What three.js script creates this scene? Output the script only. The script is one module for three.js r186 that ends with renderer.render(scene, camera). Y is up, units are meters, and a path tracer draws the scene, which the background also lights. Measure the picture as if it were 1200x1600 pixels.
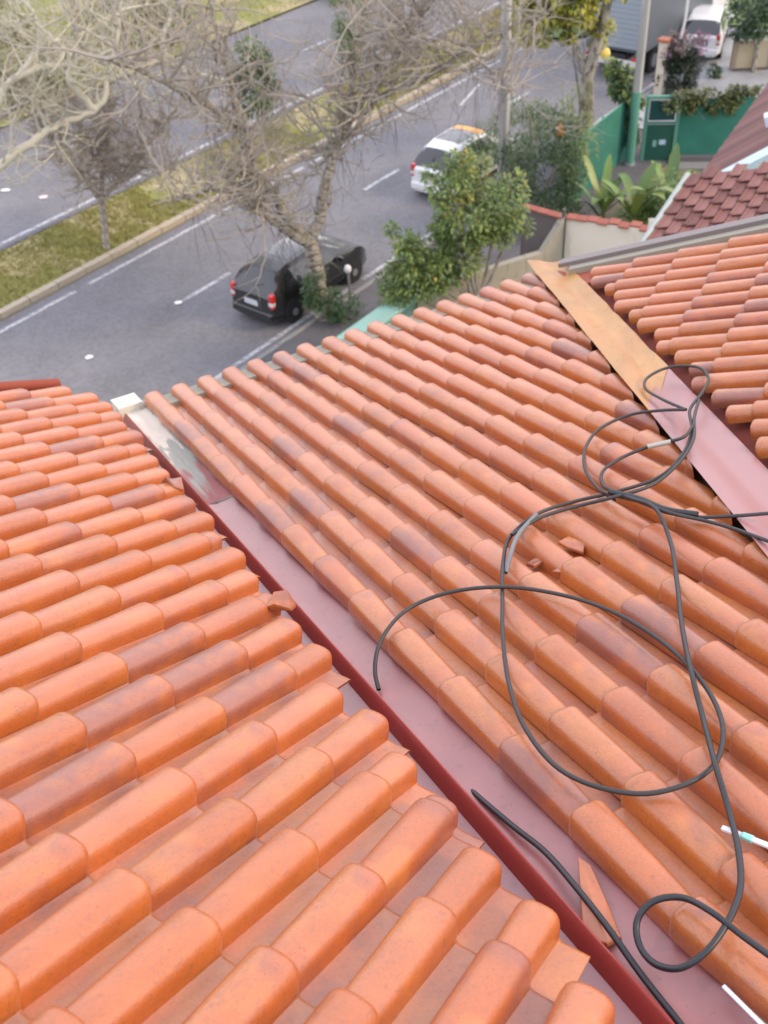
import * as THREE from 'three';
import { mergeGeometries, toCreasedNormals } from 'three/addons/utils/BufferGeometryUtils.js';
import { RoundedBoxGeometry } from 'three/addons/geometries/RoundedBoxGeometry.js';

// ---------------------------------------------------------------- camera, sky, sun, exposure
const scene = new THREE.Scene();
const camera = new THREE.PerspectiveCamera(52.27, 768 / 1024, 0.1, 600);
camera.position.set(0, 14, 0);                       // head height above the tiled roofs, 14 m above the street
camera.up.set(0.06884, 0.75454, -0.65264);           // slight roll to the side
camera.lookAt(0, 14 - 0.65419, -0.75633);
camera.updateMatrixWorld(true);
camera.focus = 3.6; camera.userData.fStop = 3.4;           // the phone focused on the near tiles, the street is soft

const renderer = new THREE.WebGLRenderer({ antialias: true });
renderer.toneMapping = THREE.LinearToneMapping;
renderer.toneMappingExposure = 1.84;
renderer.shadowMap.enabled = true;

{ // overcast evening sky: a smooth bright layer, a little brighter and warmer low down
  const w = 128, h = 64, d = new Float32Array(w * h * 4);
  for (let j = 0; j < h; j++) for (let i = 0; i < w; i++) {
    const el = Math.abs((j + 0.5) / h - 0.5) * 2, k = Math.pow(1 - el, 3), o = (j * w + i) * 4;
    d[o] = 0.80 + 0.52 * k; d[o + 1] = 0.83 + 0.45 * k; d[o + 2] = 0.98 + 0.36 * k; d[o + 3] = 1;
  }
  const t = new THREE.DataTexture(d, w, h, THREE.RGBAFormat, THREE.FloatType);
  t.mapping = THREE.EquirectangularReflectionMapping; t.magFilter = THREE.LinearFilter; t.minFilter = THREE.LinearFilter; t.needsUpdate = true;
  scene.background = t; scene.environment = t;
}
const sun = new THREE.DirectionalLight(new THREE.Color(1, 0.74, 0.42), 1.25);
sun.position.set(44, 36, -4); sun.target.position.set(0, 5, -15); scene.add(sun, sun.target);
sun.castShadow = true; sun.shadow.radius = 26; sun.shadow.mapSize.set(2048, 2048);
Object.assign(sun.shadow.camera, { left: -45, right: 45, top: 45, bottom: -45, near: 1, far: 160 });

// ---------------------------------------------------------------- helpers
function rng(seed) { let a = seed >>> 0; return () => { a = (a + 0x6D2B79F5) >>> 0; let t = a; t = Math.imul(t ^ (t >>> 15), t | 1); t ^= t + Math.imul(t ^ (t >>> 7), t | 61); return ((t ^ (t >>> 14)) >>> 0) / 4294967296; }; }
const V = (x, y, z) => new THREE.Vector3(x, y, z);
const lin = (r, g, b) => new THREE.Color().setRGB(r, g, b);
const clamp = (x, a, b) => Math.min(b, Math.max(a, x)), lerp = (a, b, t) => a + (b - a) * t;
const smooth = (a, b, x) => { const t = clamp((x - a) / (b - a), 0, 1); return t * t * (3 - 2 * t); };
function noiseFn(seed) {                              // tiling value noise on a 64 lattice
  const r = rng(seed), T = Array.from({ length: 4096 }, () => r());
  const at = (x, y, p) => T[(((y % p) + p) % p) * 64 + (((x % p) + p) % p)];
  const n = (x, y, p) => { const xi = Math.floor(x), yi = Math.floor(y), fx = x - xi, fy = y - yi, u = fx * fx * (3 - 2 * fx), v = fy * fy * (3 - 2 * fy); return lerp(lerp(at(xi, yi, p), at(xi + 1, yi, p), u), lerp(at(xi, yi + 1, p), at(xi + 1, yi + 1, p), u), v); };
  return (x, y, f, oct = 4) => { let s = 0, a = 0.5, q = 0; for (let o = 0; o < oct; o++) { const p = Math.min(64, f << o); s += a * n(x * p, y * p, p); q += a; a *= 0.5; } return s / q; };
}
function tex(size, fn, srgb = true, sizeY = size) {
  const d = new Uint8Array(size * sizeY * 4);
  for (let j = 0; j < sizeY; j++) for (let i = 0; i < size; i++) { const c = fn(i / size, j / sizeY, i, j), o = (j * size + i) * 4; for (let k = 0; k < 3; k++) { let v = clamp(c[k], 0, 1); if (srgb) v = v <= 0.0031308 ? v * 12.92 : 1.055 * Math.pow(v, 1 / 2.4) - 0.055; d[o + k] = Math.round(v * 255); } d[o + 3] = 255; }
  const t = new THREE.DataTexture(d, size, sizeY); if (srgb) t.colorSpace = THREE.SRGBColorSpace;
  t.wrapS = t.wrapT = THREE.RepeatWrapping; t.magFilter = THREE.LinearFilter; t.minFilter = THREE.LinearMipmapLinearFilter; t.generateMipmaps = true; t.needsUpdate = true; return t;
}
const taken = new Map();
function numbered(n) { const k = taken.get(n) || 0; taken.set(n, k + 1); return k ? `${n}_${String(k).padStart(3, '0')}` : n; }
function sh(o) { o.castShadow = true; o.receiveShadow = true; return o; }
function thing(name, label, category, pos = [0, 0, 0], turn = 0, group) {
  const o = new THREE.Group(); o.name = numbered(name); o.position.set(...pos); o.rotation.y = turn;
  o.userData = { label, category }; if (group) o.userData.group = group; scene.add(o); return o;
}
function part(name, geo, mat, parent, kind) { const m = sh(new THREE.Mesh(geo, mat)); m.name = name; if (kind) m.userData.kind = kind; parent.add(m); return m; }
function solo(name, geo, mat, label, category, pos = [0, 0, 0], turn = 0, group) {
  const m = sh(new THREE.Mesh(geo, mat)); m.name = numbered(name); m.position.set(...pos); m.rotation.y = turn; m.userData = { label, category }; if (group) m.userData.group = group; scene.add(m); return m;
}
function struct(name, geo, mat, pos = [0, 0, 0], turn = 0) { const m = sh(new THREE.Mesh(geo, mat)); m.name = numbered(name); m.position.set(...pos); m.rotation.y = turn; m.userData.kind = 'structure'; scene.add(m); return m; }
const std = (c, rough = 0.8, extra = {}) => new THREE.MeshStandardMaterial({ color: c, roughness: rough, ...extra });
function geoFrom(pos, idx, uv, creaseDeg) {
  let g = new THREE.BufferGeometry(); g.setAttribute('position', new THREE.Float32BufferAttribute(pos, 3));
  g.setAttribute('uv', new THREE.Float32BufferAttribute(uv || new Array(pos.length / 3 * 2).fill(0), 2));
  if (idx) g.setIndex(idx);
  if (creaseDeg !== undefined) g = toCreasedNormals(g, creaseDeg * Math.PI / 180); else g.computeVertexNormals();
  return g;
}
function box(w, h, d, x = 0, y = 0, z = 0, r = 0) {   // base at y; r = edge rounding
  const g = r ? new RoundedBoxGeometry(w, h, d, 2, r) : new THREE.BoxGeometry(w, h, d); g.translate(x, y + h / 2, z); return g;
}
// tapered tube along points appended to a builder
class TubeSet {
  constructor() { this.p = []; this.i = []; this.u = []; }
  add(pts, radii, sides = 6) {
    const base = this.p.length / 3; let prev = null;
    for (let k = 0; k < pts.length; k++) {
      const t = pts[Math.min(k + 1, pts.length - 1)].clone().sub(pts[Math.max(k - 1, 0)]).normalize();
      let n = prev ? prev.clone().addScaledVector(t, -prev.dot(t)) : (Math.abs(t.y) < 0.9 ? V(0, 1, 0) : V(1, 0, 0)).addScaledVector(t, -(Math.abs(t.y) < 0.9 ? t.y : t.x));
      n.normalize(); prev = n; const b = t.clone().cross(n), r = radii[k];
      for (let s = 0; s <= sides; s++) { const a = s / sides * Math.PI * 2, c = Math.cos(a) * r, d = Math.sin(a) * r; this.p.push(pts[k].x + n.x * c + b.x * d, pts[k].y + n.y * c + b.y * d, pts[k].z + n.z * c + b.z * d); this.u.push(s / sides, k * 0.5); }
    }
    const w = sides + 1;
    for (let k = 0; k + 1 < pts.length; k++) for (let s = 0; s < sides; s++) { const a = base + k * w + s; this.i.push(a, a + 1, a + w, a + 1, a + w + 1, a + w); }
    return this;
  }
  geo() { return geoFrom(this.p, this.i, this.u); }
}
function cable(pts, r, seg) { const c = new THREE.CatmullRomCurve3(pts.map(p => V(...p)), false, 'centripetal'); return new THREE.TubeGeometry(c, seg || pts.length * 6, r, 8, false); }
// road frame: local x runs along the street (u), local z across it towards the houses (n)
const TH = 0.8746, UX = 0.641, UZ = -0.767, NX = 0.767, NZ = 0.641;
const rd = (u, n, y = 0) => [u * UX + n * NX, y, u * UZ + n * NZ];

// measured positions, metres: cables on the roof, main limbs of the guided trees
const CABLE_BIG = [[-0.067,10.862,-2.588],[-0.078,10.869,-2.672],[-0.063,10.9,-2.759],[-0.017,10.915,-2.851],[0.078,10.895,-2.978],[0.241,10.912,-3.034],[0.475,10.954,-3.002],[0.689,10.993,-2.896],[0.849,11.066,-2.716],[0.969,11.134,-2.494],[1.02,11.2,-2.292],[1.037,11.242,-2.119],[1.01,11.286,-1.965],[0.951,11.302,-1.853],[0.856,11.315,-1.783],[0.721,11.296,-1.766],[0.59,11.273,-1.815],[0.489,11.225,-1.927],[0.419,11.177,-2.118],[0.401,11.094,-2.378],[0.416,11.031,-2.648],[0.457,10.945,-2.965],[0.492,10.892,-3.206],[0.558,10.833,-3.436],[0.704,10.816,-3.594],[0.895,10.814,-3.667],[1.056,10.85,-3.666],[1.27,10.882,-3.708],[1.441,10.859,-3.893],[1.569,10.804,-4.159],[1.636,10.745,-4.412],[1.766,10.707,-4.619],[1.858,10.661,-4.813],[1.854,10.602,-5.017],[1.723,10.552,-5.103],[1.574,10.561,-5.001],[1.521,10.593,-4.854],[1.558,10.66,-4.639],[1.625,10.726,-4.44]];
const CABLE_MID = [[1.611,10.756,-4.4],[1.504,10.723,-4.453],[1.355,10.662,-4.516],[1.187,10.643,-4.445],[1.053,10.695,-4.213],[1.003,10.747,-3.969],[1.016,10.813,-3.748],[1.035,10.88,-3.624],[1.149,10.911,-3.52],[1.232,10.941,-3.406],[1.353,10.957,-3.342],[1.492,11.008,-3.277],[1.647,11.049,-3.234]];
const CABLE_IN = [[1.573,10.83,-4.161],[1.488,10.843,-4.052],[1.359,10.796,-4.071],[1.195,10.76,-4.033],[1.083,10.765,-3.937],[1.043,10.81,-3.773],[1.071,10.892,-3.615],[1.158,10.95,-3.456],[1.243,10.977,-3.355],[1.359,10.964,-3.316],[1.447,11.002,-3.214],[1.546,11.081,-3.026]];
const CABLE_LOW = [[1.106,10.929,-3.53],[1.176,10.978,-3.4],[1.182,11.001,-3.159],[1.127,11.056,-2.862],[1.057,11.134,-2.557],[0.999,11.23,-2.268],[0.979,11.249,-2.066],[0.935,11.341,-1.819],[0.925,11.355,-1.663],[0.897,11.401,-1.499],[0.856,11.435,-1.37],[0.786,11.459,-1.267],[0.713,11.452,-1.201],[0.653,11.417,-1.185],[0.603,11.375,-1.221],[0.581,11.356,-1.283],[0.589,11.368,-1.341],[0.634,11.396,-1.374],[0.702,11.415,-1.371],[0.756,11.461,-1.304],[0.815,11.466,-1.232],[0.869,11.495,-1.15]];
const CABLE_TAPE = [[0.693,10.836,-3.567],[0.587,10.866,-3.405],[0.522,10.901,-3.226],[0.496,10.886,-3.153]];
const CABLE_GUT = [[0.191,10.923,-2.126],[0.239,11.053,-1.962],[0.33,11.122,-1.799],[0.406,11.18,-1.67],[0.466,11.254,-1.508],[0.52,11.309,-1.355],[0.572,11.33,-1.22],[0.635,11.362,-1.07],[0.666,11.376,-0.993]];
const CABLE_TWIN = [[0.561,10.854,-3.421],[0.711,10.847,-3.535],[0.884,10.849,-3.59],[1.04,10.905,-3.571],[1.226,10.913,-3.627],[1.394,10.896,-3.792],[1.525,10.861,-4.003],[1.619,10.787,-4.287],[1.714,10.727,-4.517]];
const CONNECTOR = [[1.325,10.795,-4.061],[1.432,10.827,-4.048]];
const STICK = [[0.892,11.345,-1.607],[0.999,11.39,-1.507]];
const STRIP = [[0.755,11.387,-1.148],[0.816,11.429,-1.019]];
const BARE = {"near":{"trunk":[[-1.22,-0.13,-23.97],[-1.26,0.73,-24.07],[-1.31,1.6,-24.06],[-1.4,2.27,-24.06]],"limbs":[[[-1.4,2.27,-24.06],[-1.07,2.77,-24.18],[-0.89,3.53,-24.28],[-0.6,4.21,-24.49],[-0.19,4.88,-24.7],[0.35,5.54,-24.9],[1.05,6.3,-24.98],[1.67,7.11,-25.14],[2.33,8.12,-25.39]],[[-1.38,2.2,-24.06],[-1.81,2.86,-23.93],[-2.08,3.66,-23.81],[-2.46,4.25,-23.67],[-2.69,5.07,-23.65],[-3.17,5.82,-23.39],[-3.92,6.5,-23.17],[-5.04,7.33,-22.44]],[[-1.36,2.1,-24.06],[-1.97,2.77,-23.72],[-2.36,3.32,-23.48],[-2.72,3.73,-23.34],[-3.28,4.18,-22.97],[-3.95,4.27,-22.56]],[[-0.6,4.21,-24.49],[-0.23,5.29,-24.3],[0.01,6.2,-24.2],[0.17,7.19,-24.0],[0.68,8.3,-23.99]],[[-0.19,4.88,-24.7],[0.67,5.35,-24.89],[1.89,5.81,-24.93],[3.13,6.5,-24.8],[4.31,7.01,-24.63]],[[-2.69,5.07,-23.65],[-2.69,5.97,-23.75],[-2.8,6.77,-23.84],[-2.9,7.7,-23.82],[-2.86,8.8,-23.83]],[[0.35,5.54,-24.9],[0.74,6.17,-25.49],[1.39,6.7,-25.96],[1.58,7.78,-25.95]],[[1.05,6.3,-24.98],[2.16,6.65,-24.51],[3.11,6.05,-24.0],[3.52,5.55,-23.74]]]},"median":{"trunk":[[-7.64,0.04,-28.8],[-7.57,0.83,-28.92],[-7.5,1.56,-28.94]],"limbs":[[[-7.5,1.56,-28.94],[-7.76,2.19,-28.77],[-7.93,2.94,-28.52],[-8.32,3.88,-28.2],[-8.53,4.92,-27.93]],[[-7.5,1.56,-28.94],[-7.29,2.43,-29.1],[-6.96,3.33,-29.18],[-6.71,4.27,-29.44]],[[-7.5,1.56,-28.94],[-7.05,1.9,-29.16],[-6.35,2.6,-29.42],[-5.57,3.09,-29.78],[-4.75,3.94,-30.03]],[[-7.29,2.43,-29.1],[-7.7,3.15,-29.31],[-7.77,3.94,-29.6]],[[-7.05,1.9,-29.16],[-6.01,2.39,-28.98],[-5.2,2.28,-28.84]]]},"left":{"trunk":[[-11.69,1.34,-25.44],[-11.02,2.59,-25.74],[-10.37,3.29,-26.01]],"limbs":[[[-10.37,3.29,-26.01],[-9.21,3.7,-26.44],[-8.34,4.15,-26.83],[-7.68,4.41,-27.13],[-6.71,4.59,-27.49],[-6.23,5.29,-27.81],[-5.87,6.15,-27.99],[-5.62,6.99,-28.15]],[[-6.71,4.59,-27.49],[-7.11,5.36,-27.29],[-7.0,6.18,-27.11],[-7.48,6.84,-26.98]],[[-7.68,4.41,-27.13],[-7.86,3.81,-26.77]],[[-10.37,3.29,-26.01],[-9.54,4.56,-26.86],[-8.5,5.47,-27.73],[-7.29,5.5,-28.48],[-6.62,5.46,-28.85],[-5.05,4.97,-29.57],[-3.6,4.23,-30.19]],[[-6.62,5.46,-28.85],[-6.08,5.03,-28.66],[-5.4,4.28,-28.49]],[[-7.29,5.5,-28.48],[-7.04,5.87,-28.75],[-7.14,6.42,-28.93],[-7.02,6.96,-29.17]],[[-8.5,5.47,-27.73],[-7.91,6.15,-28.32],[-7.93,6.74,-28.52],[-8.38,7.29,-28.81]],[[-5.05,4.97,-29.57],[-5.0,5.7,-29.89],[-4.75,6.13,-30.13],[-5.11,6.51,-30.17]],[[-9.54,4.56,-26.86],[-8.6,4.98,-26.86],[-7.75,5.22,-26.91]]]}};
// ---------------------------------------------------------------- setting: ground, road, median, verges
const nz = noiseFn(7), nz2 = noiseFn(91);
function sheet(u0, u1, n0, n1, y, rep = 4, nu = 1) {  // flat sheet in the road frame, uv in metres / rep
  const g = new THREE.PlaneGeometry(u1 - u0, n1 - n0, nu, 1); g.rotateX(-Math.PI / 2); g.translate((u0 + u1) / 2, y, (n0 + n1) / 2);
  const p = g.attributes.position, uv = g.attributes.uv; for (let k = 0; k < p.count; k++) uv.setXY(k, p.getX(k) / rep, p.getZ(k) / rep); return g;
}
const asphaltTex = tex(512, (x, y, i, j) => { const a = nz(x, y, 4, 5), f = nz2(x, y, 64, 1), c = nz2(y, x, 8, 3); const v = 0.168 + 0.06 * (a - 0.5) + 0.045 * (f - 0.5) - (Math.abs(c - 0.5) < 0.006 ? 0.03 : 0); return [v, v * 0.975, v * 1.06]; });
const M = {};
M.asphalt = std(0xffffff, 0.7, { map: asphaltTex });
const grassTex = tex(512, (x, y) => { const a = nz(x, y, 6, 5), b = nz2(x, y, 32, 2), d = smooth(0.46, 0.62, nz2(x, y, 3, 4)); const g = [0.20 + 0.08 * b, 0.205 + 0.08 * b, 0.06 + 0.03 * b], s = [0.36 + 0.1 * a, 0.30 + 0.09 * a, 0.18 + 0.06 * a]; return g.map((v, k) => lerp(v, s[k], d * 0.75)); });
M.grass = std(0xffffff, 1, { map: grassTex });
const earthTex = tex(512, (x, y) => { const a = nz(x, y, 8, 5), d = smooth(0.4, 0.6, nz2(x, y, 4, 4)); return [lerp(0.20, 0.15, d) + 0.10 * (a - 0.5), lerp(0.17, 0.165, d) + 0.09 * (a - 0.5), lerp(0.11, 0.07, d) + 0.06 * (a - 0.5)]; });
M.earth = std(0xffffff, 1, { map: earthTex });
const concTex = tex(512, (x, y) => { const a = nz(x, y, 4, 6), f = nz2(x, y, 64, 1), v = 0.26 + 0.16 * (a - 0.5) + 0.05 * (f - 0.5); return [v * 1.02, v, v * 0.98]; });
M.concrete = std(0xffffff, 0.9, { map: concTex });
M.darkConcrete = std(lin(0.46, 0.45, 0.50), 0.9, { map: concTex });
M.paleConcrete = std(lin(1.15, 1.2, 1.3), 0.9, { map: concTex });
const paintTex = tex(256, (x, y) => { const a = nz(x, y, 16, 3), d = smooth(0.52, 0.66, a); return [lerp(0.48, 0.26, d), lerp(0.48, 0.26, d), lerp(0.50, 0.28, d)]; });
M.paint = std(0xffffff, 0.7, { map: paintTex });
const kerbTex = tex(256, (x, y) => { const a = nz(x, y, 8, 4); return [0.42 + 0.2 * (a - 0.5), 0.36 + 0.2 * (a - 0.5), 0.28 + 0.16 * (a - 0.5)]; });
M.kerb = std(0xffffff, 0.9, { map: kerbTex });

struct('ground', sheet(-260, 300, -260, 200, -0.03, 9), M.earth, [0, 0, 0], TH);
struct('road', sheet(-60, 140, -23.75, -16.45, 0, 5), M.asphalt, [0, 0, 0], TH);
struct('road', sheet(-60, 140, -35.6, -27.0, 0.001, 5), M.asphalt, [0, 0, 0], TH);
{ // painted lines
  const line = (u0, u1, n, w = 0.13) => struct('road_marking', sheet(u0, u1, n - w / 2, n + w / 2, 0.005, 1.3), M.paint, [0, 0, 0], TH);
  line(-40, 19.3, -16.82); line(19.9, 60, -16.82);
  line(-40, 15.1, -23.3, 0.14); line(15.6, 20.7, -23.3, 0.14); line(21.1, 24.9, -23.3, 0.14); line(25.3, 70, -23.3, 0.14);
  line(-40, 90, -27.62, 0.16);
  for (const u of [-16.6, -8.4, 0, 8.1, 16.35, 24.55, 32.75, 41]) line(u, u + 1.85, u > 20 ? -20.42 : -20.28, 0.15);
  for (const u of [34, 42]) line(u, u + 2, -31.3, 0.15);
  { const g = sheet(0, 2.3, -0.06, 0.06, 0.005, 1.3); struct('road_marking', g, M.paint, rd(32.2, -21.9), 1.15); }
}
// kerbs in one-metre stones, each a part of its kerb run
function kerbRun(label, u0, u1, n, mat, h = 0.14, w = 0.17) {
  const t = thing('kerb', label, 'kerb', rd((u0 + u1) / 2, n), TH); const gs = [0, 1, 2].map(k => box(0.985, h, w, 0, -0.05 + k * 0.004, 0, 0.018));
  let c = 0; for (let u = u0; u < u1; u += 1) { const m = part('kerb_stone', gs[c++ % 3], mat, t); m.position.set(u + 0.5 - (u0 + u1) / 2, 0, (Math.sin(u * 7.3) * 0.008)); }
}
kerbRun('worn beige stone kerb along the near edge of the grass median', 4, 46, -24.0, M.kerb, 0.19, 0.24);
kerbRun('dark stone kerb along the far edge of the grass median', 6, 46, -27.1, M.darkConcrete, 0.17, 0.16);
kerbRun('grey kerb between the road and the near pavement', 6, 46, -16.42, M.concrete, 0.17, 0.14);
struct('median', sheet(-60, 140, -27.03, -24.1, 0.09, 3.2), M.grass, [0, 0, 0], TH);
struct('pavement', (() => { const g = new THREE.BoxGeometry(93, 0.14, 3.2); g.translate(-13.4, 0.03, -14.75); const p = g.attributes.position, uv = g.attributes.uv; for (let k = 0; k < p.count; k++) uv.setXY(k, p.getX(k) / 3, p.getZ(k) / 3); return g; })(), M.darkConcrete, [0, 0, 0], TH);
struct('verge', sheet(-60, 140, -62, -35.7, 0.06, 5), M.grass, [0, 0, 0], TH);
struct('yard', sheet(33.2, 60, -16.4, -2, 0.08, 4), M.paleConcrete, [0, 0, 0], TH);
struct('garden', sheet(-6, 31, -13.1, 12, 0.05, 5), M.earth, [0, 0, 0], TH);
{ // grass blades on median and verge, far too many to count
  const r = rng(5), g = new THREE.BufferGeometry();
  g.setAttribute('position', new THREE.Float32BufferAttribute([-0.012, 0, 0, 0.012, 0, 0, 0.01, 0.12, 0.02, 0.02, 0, -0.01, 0.03, 0, 0.01, -0.03, 0.10, -0.02, -0.03, 0, 0.02, -0.02, 0, 0.0, -0.04, 0.09, 0.05], 3)); g.computeVertexNormals();
  const N = 26000, im = sh(new THREE.InstancedMesh(g, std(0xffffff, 0.9, { side: THREE.DoubleSide }), N)); im.name = 'grass'; im.userData = { kind: 'stuff', label: 'short patchy grass growing on the median and far verge', category: 'grass' };
  const m = new THREE.Matrix4(), q = new THREE.Quaternion(), c = new THREE.Color();
  for (let k = 0; k < N; k++) {
    let u, n; do { if (k % 3) { u = 6 + r() * 40; n = -26.95 + r() * 2.8; } else { u = 8 + r() * 40; n = -35.9 - r() * 16; } } while (nz2(u / 26, n / 26, 8, 3) < 0.42 && r() < 0.8);
    const s = 0.5 + r() * 0.9, p = rd(u, n, k % 3 ? 0.085 : 0.055); q.setFromAxisAngle(V(0, 1, 0), r() * 6.28); m.compose(V(...p), q, V(s * 1.3, s, s * 1.3)); im.setMatrixAt(k, m);
    const y = r(); c.setRGB(0.24 + 0.18 * y, 0.24 + 0.13 * y, 0.07 + 0.08 * y); im.setColorAt(k, c);
  } scene.add(im);
}

// ---------------------------------------------------------------- roof tiles
const TW = 0.205, TL = 0.4139;
// cross-section of a tile: barrel (b = 1) then pan, x across the slope, y off the slope
const PROF = [[-0.0725, -0.003, 1], [-0.0705, 0.02, 1], [-0.067, 0.041, 1], [-0.0605, 0.059, 1], [-0.0495, 0.0715, 1], [-0.034, 0.0783, 1], [-0.017, 0.0812, 1], [0, 0.082, 1], [0.017, 0.0812, 1], [0.034, 0.0783, 1], [0.0495, 0.0715, 1], [0.0605, 0.059, 1], [0.067, 0.041, 1], [0.0705, 0.02, 1], [0.073, 0.001, 1], [0.0765, -0.002, 0.1], [0.100, -0.003, 0], [0.131, -0.0035, 0], [0.153, -0.005, 0]];
// len: length along the slope; cut0: 0 for a whole tile's wide end, towards 1 as it is cut higher up; zTop(x): upper end where a straight cut crosses it
function tileGeo(len, cut0 = 0, zTop = null, seed = 1) {
  const rr = rng(seed), wob = (rr() - 0.5) * 0.006, T = 0.011, P = [], U = [], I = [], n = PROF.length;
  const rings = [[0, 0.010], [0.003, 0.0052], [0.009, 0.0018], [0.021, 0], [0.35 * len, 0], [0.7 * len, 0], [len, 0]];
  const push = (x, y, z, u, v) => { P.push(x, y, z); U.push(u, v); return P.length / 3 - 1; };
  const at = (k, z, inset, under) => {
    const [x, y, b] = PROF[k], t = clamp(cut0 + (1 - cut0) * z / len, 0, 1), sx = lerp(1, 0.80, t), sy = lerp(1, 0.80, t);
    let X = lerp(x, x * sx, b), Y = lerp(y, y * sy, b); X += b * wob * (z / len - 0.3);
    const d = inset + (under ? T : 0); if (b > 0.6) { const l = Math.hypot(X, Y - 0.004) || 1, f = Math.max(0, l - d) / l; X *= f; Y = 0.004 + (Y - 0.004) * f; } else Y -= d;
    return [X, Y - 0.0155 * (z / TL), zTop ? Math.min(z, Math.max(0.001, zTop(X))) : z];
  };
  const top = rings.map(([z, d]) => PROF.map((q, k) => { const a = at(k, z, d, false); return push(...a, k / (n - 1), a[2] / TL); }));
  const bot = [0, len].map(z => PROF.map((q, k) => { const a = at(k, z, 0, true); return push(...a, k / (n - 1), a[2] / TL); }));
  const q = (a, b, c, d) => I.push(a, c, b, b, c, d);
  for (let r = 0; r + 1 < top.length; r++) for (let k = 0; k + 1 < n; k++) q(top[r][k], top[r][k + 1], top[r + 1][k], top[r + 1][k + 1]);
  for (let k = 0; k + 1 < n; k++) { q(bot[0][k], bot[0][k + 1], top[0][k], top[0][k + 1]); I.push(bot[0][k], bot[0][k + 1], bot[1][k], bot[0][k + 1], bot[1][k + 1], bot[1][k]); }
  const L = top.length - 1; for (const k of [0, n - 1]) for (let r = 0; r < L; r++) I.push(top[r][k], top[r + 1][k], r < L / 2 ? bot[0][k] : bot[1][k]);
  return geoFrom(P, I, U, 36);
}
// fired clay: every variant its own mix of orange, salmon and smoke-darkened patches, with pores and a few dark specks
const clay = [], clayBump = tex(256, (x, y) => { const v = 0.6 * nz(x, y, 8, 4) + 0.4 * nz2(x, y, 64, 1); return [v, v, v]; }, false);
{
  const bases = [[0.47, 0.118, 0.020], [0.46, 0.114, 0.016], [0.48, 0.128, 0.026], [0.45, 0.108, 0.014], [0.47, 0.121, 0.024], [0.44, 0.108, 0.020], [0.48, 0.128, 0.030], [0.43, 0.103, 0.020], [0.46, 0.114, 0.022], [0.41, 0.098, 0.024]];
  const smoke = [0.15, 0.35, 0.2, 0.45, 0.3, 0.6, 0.1, 0.7, 0.5, 0.9];
  bases.forEach((b, v) => {
    const f = noiseFn(200 + v), g = noiseFn(300 + v);
    const map = tex(128, (x, y, i, j) => {
      const a = f(x, y, 3, 5), s = smooth(0.5 - 0.12 * smoke[v], 0.64, f(y * 0.5 + 0.3, x * 0.6, 4, 4)) * smoke[v], m = g(x, y, 64, 1), o = smooth(0.50, 0.66, g(x * 0.6 + 0.2, y * 0.5 + 0.1, 4, 4));
      const dirt = smooth(0.70, 0.80, g(y, x, 24, 3)), sp = g(y * 2, x * 2, 64, 1) > 0.972 ? 0.55 : 1, och = [0.56, 0.185, 0.026], d = [0.25, 0.072, 0.052], k0 = 0.90 + 0.34 * (a - 0.5) + 0.16 * (m - 0.5);
      return b.map((q, k) => lerp(lerp(lerp(q, och[k], 0.42 * o), d[k], s * 0.85), d[k] * 0.75, 0.30 * dirt) * k0 * sp);
    }, true, 256);
    clay.push(new THREE.MeshPhysicalMaterial({ map, roughness: 0.46 + 0.05 * Math.sin(v * 3), ior: 1.65, clearcoat: 0.8, clearcoatRoughness: 0.34, bumpMap: clayBump, bumpScale: 0.0012, side: THREE.DoubleSide }));
  });
}
function slopeFrame(P, d, c, s) {                     // P = barrel-top reference point; d = downslope; c = across; s = tile scale
  const X = V(...c), Z = V(...d).negate(), Y = Z.clone().cross(X).normalize(); P = V(...P);
  const at = (j, k, off = 0) => P.clone().addScaledVector(X, j * TW * s).addScaledVector(Z, k * TL * s).addScaledVector(Y, off);
  return { X, Y, Z, P, s, at, quat: new THREE.Quaternion().setFromRotationMatrix(new THREE.Matrix4().makeBasis(X, Y, Z)) };
}
const FA = slopeFrame([-0.78934, 11.56275, -1.88422], [0.47974, -0.47528, -0.73753], [0.83826, 0, 0.54526], 1);
const FB = slopeFrame([-1.64988, 9.74395, -6.45141], [-0.40691, -0.28118, -0.86912], [0.90566, 0, -0.42401], 1);
const FC = slopeFrame([2.09373, 10.18186, -7.28084], [-0.79197, -0.39516, -0.46544], [0.50668, 0, -0.86214], 0.885);
const wholeTiles = [1, 2, 3, 4].map(k => tileGeo(TL + 0.07, 0, null, k));
const tr = rng(77);
function lay(F, j, k, parent, origin, geo, opt = {}) {
  const m = part('roof_tile', geo || wholeTiles[Math.floor(tr() * 4)], clay[opt.clay ?? Math.floor(tr() * clay.length * 0.999)], parent);
  const p = F.at(j, k, -0.082 * F.s + (tr() - 0.5) * 0.005).addScaledVector(F.X, (tr() - 0.5) * 0.006).addScaledVector(F.Z, opt.exact ? 0 : (tr() - 0.5) * 0.026);
  m.position.copy(p).sub(origin); m.quaternion.copy(F.quat).multiply(new THREE.Quaternion().setFromEuler(new THREE.Euler((tr() - 0.5) * 0.012, (tr() - 0.5) * 0.034 + (opt.yaw || 0), (tr() - 0.5) * 0.03))); m.scale.setScalar(F.s); return m;
}
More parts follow.
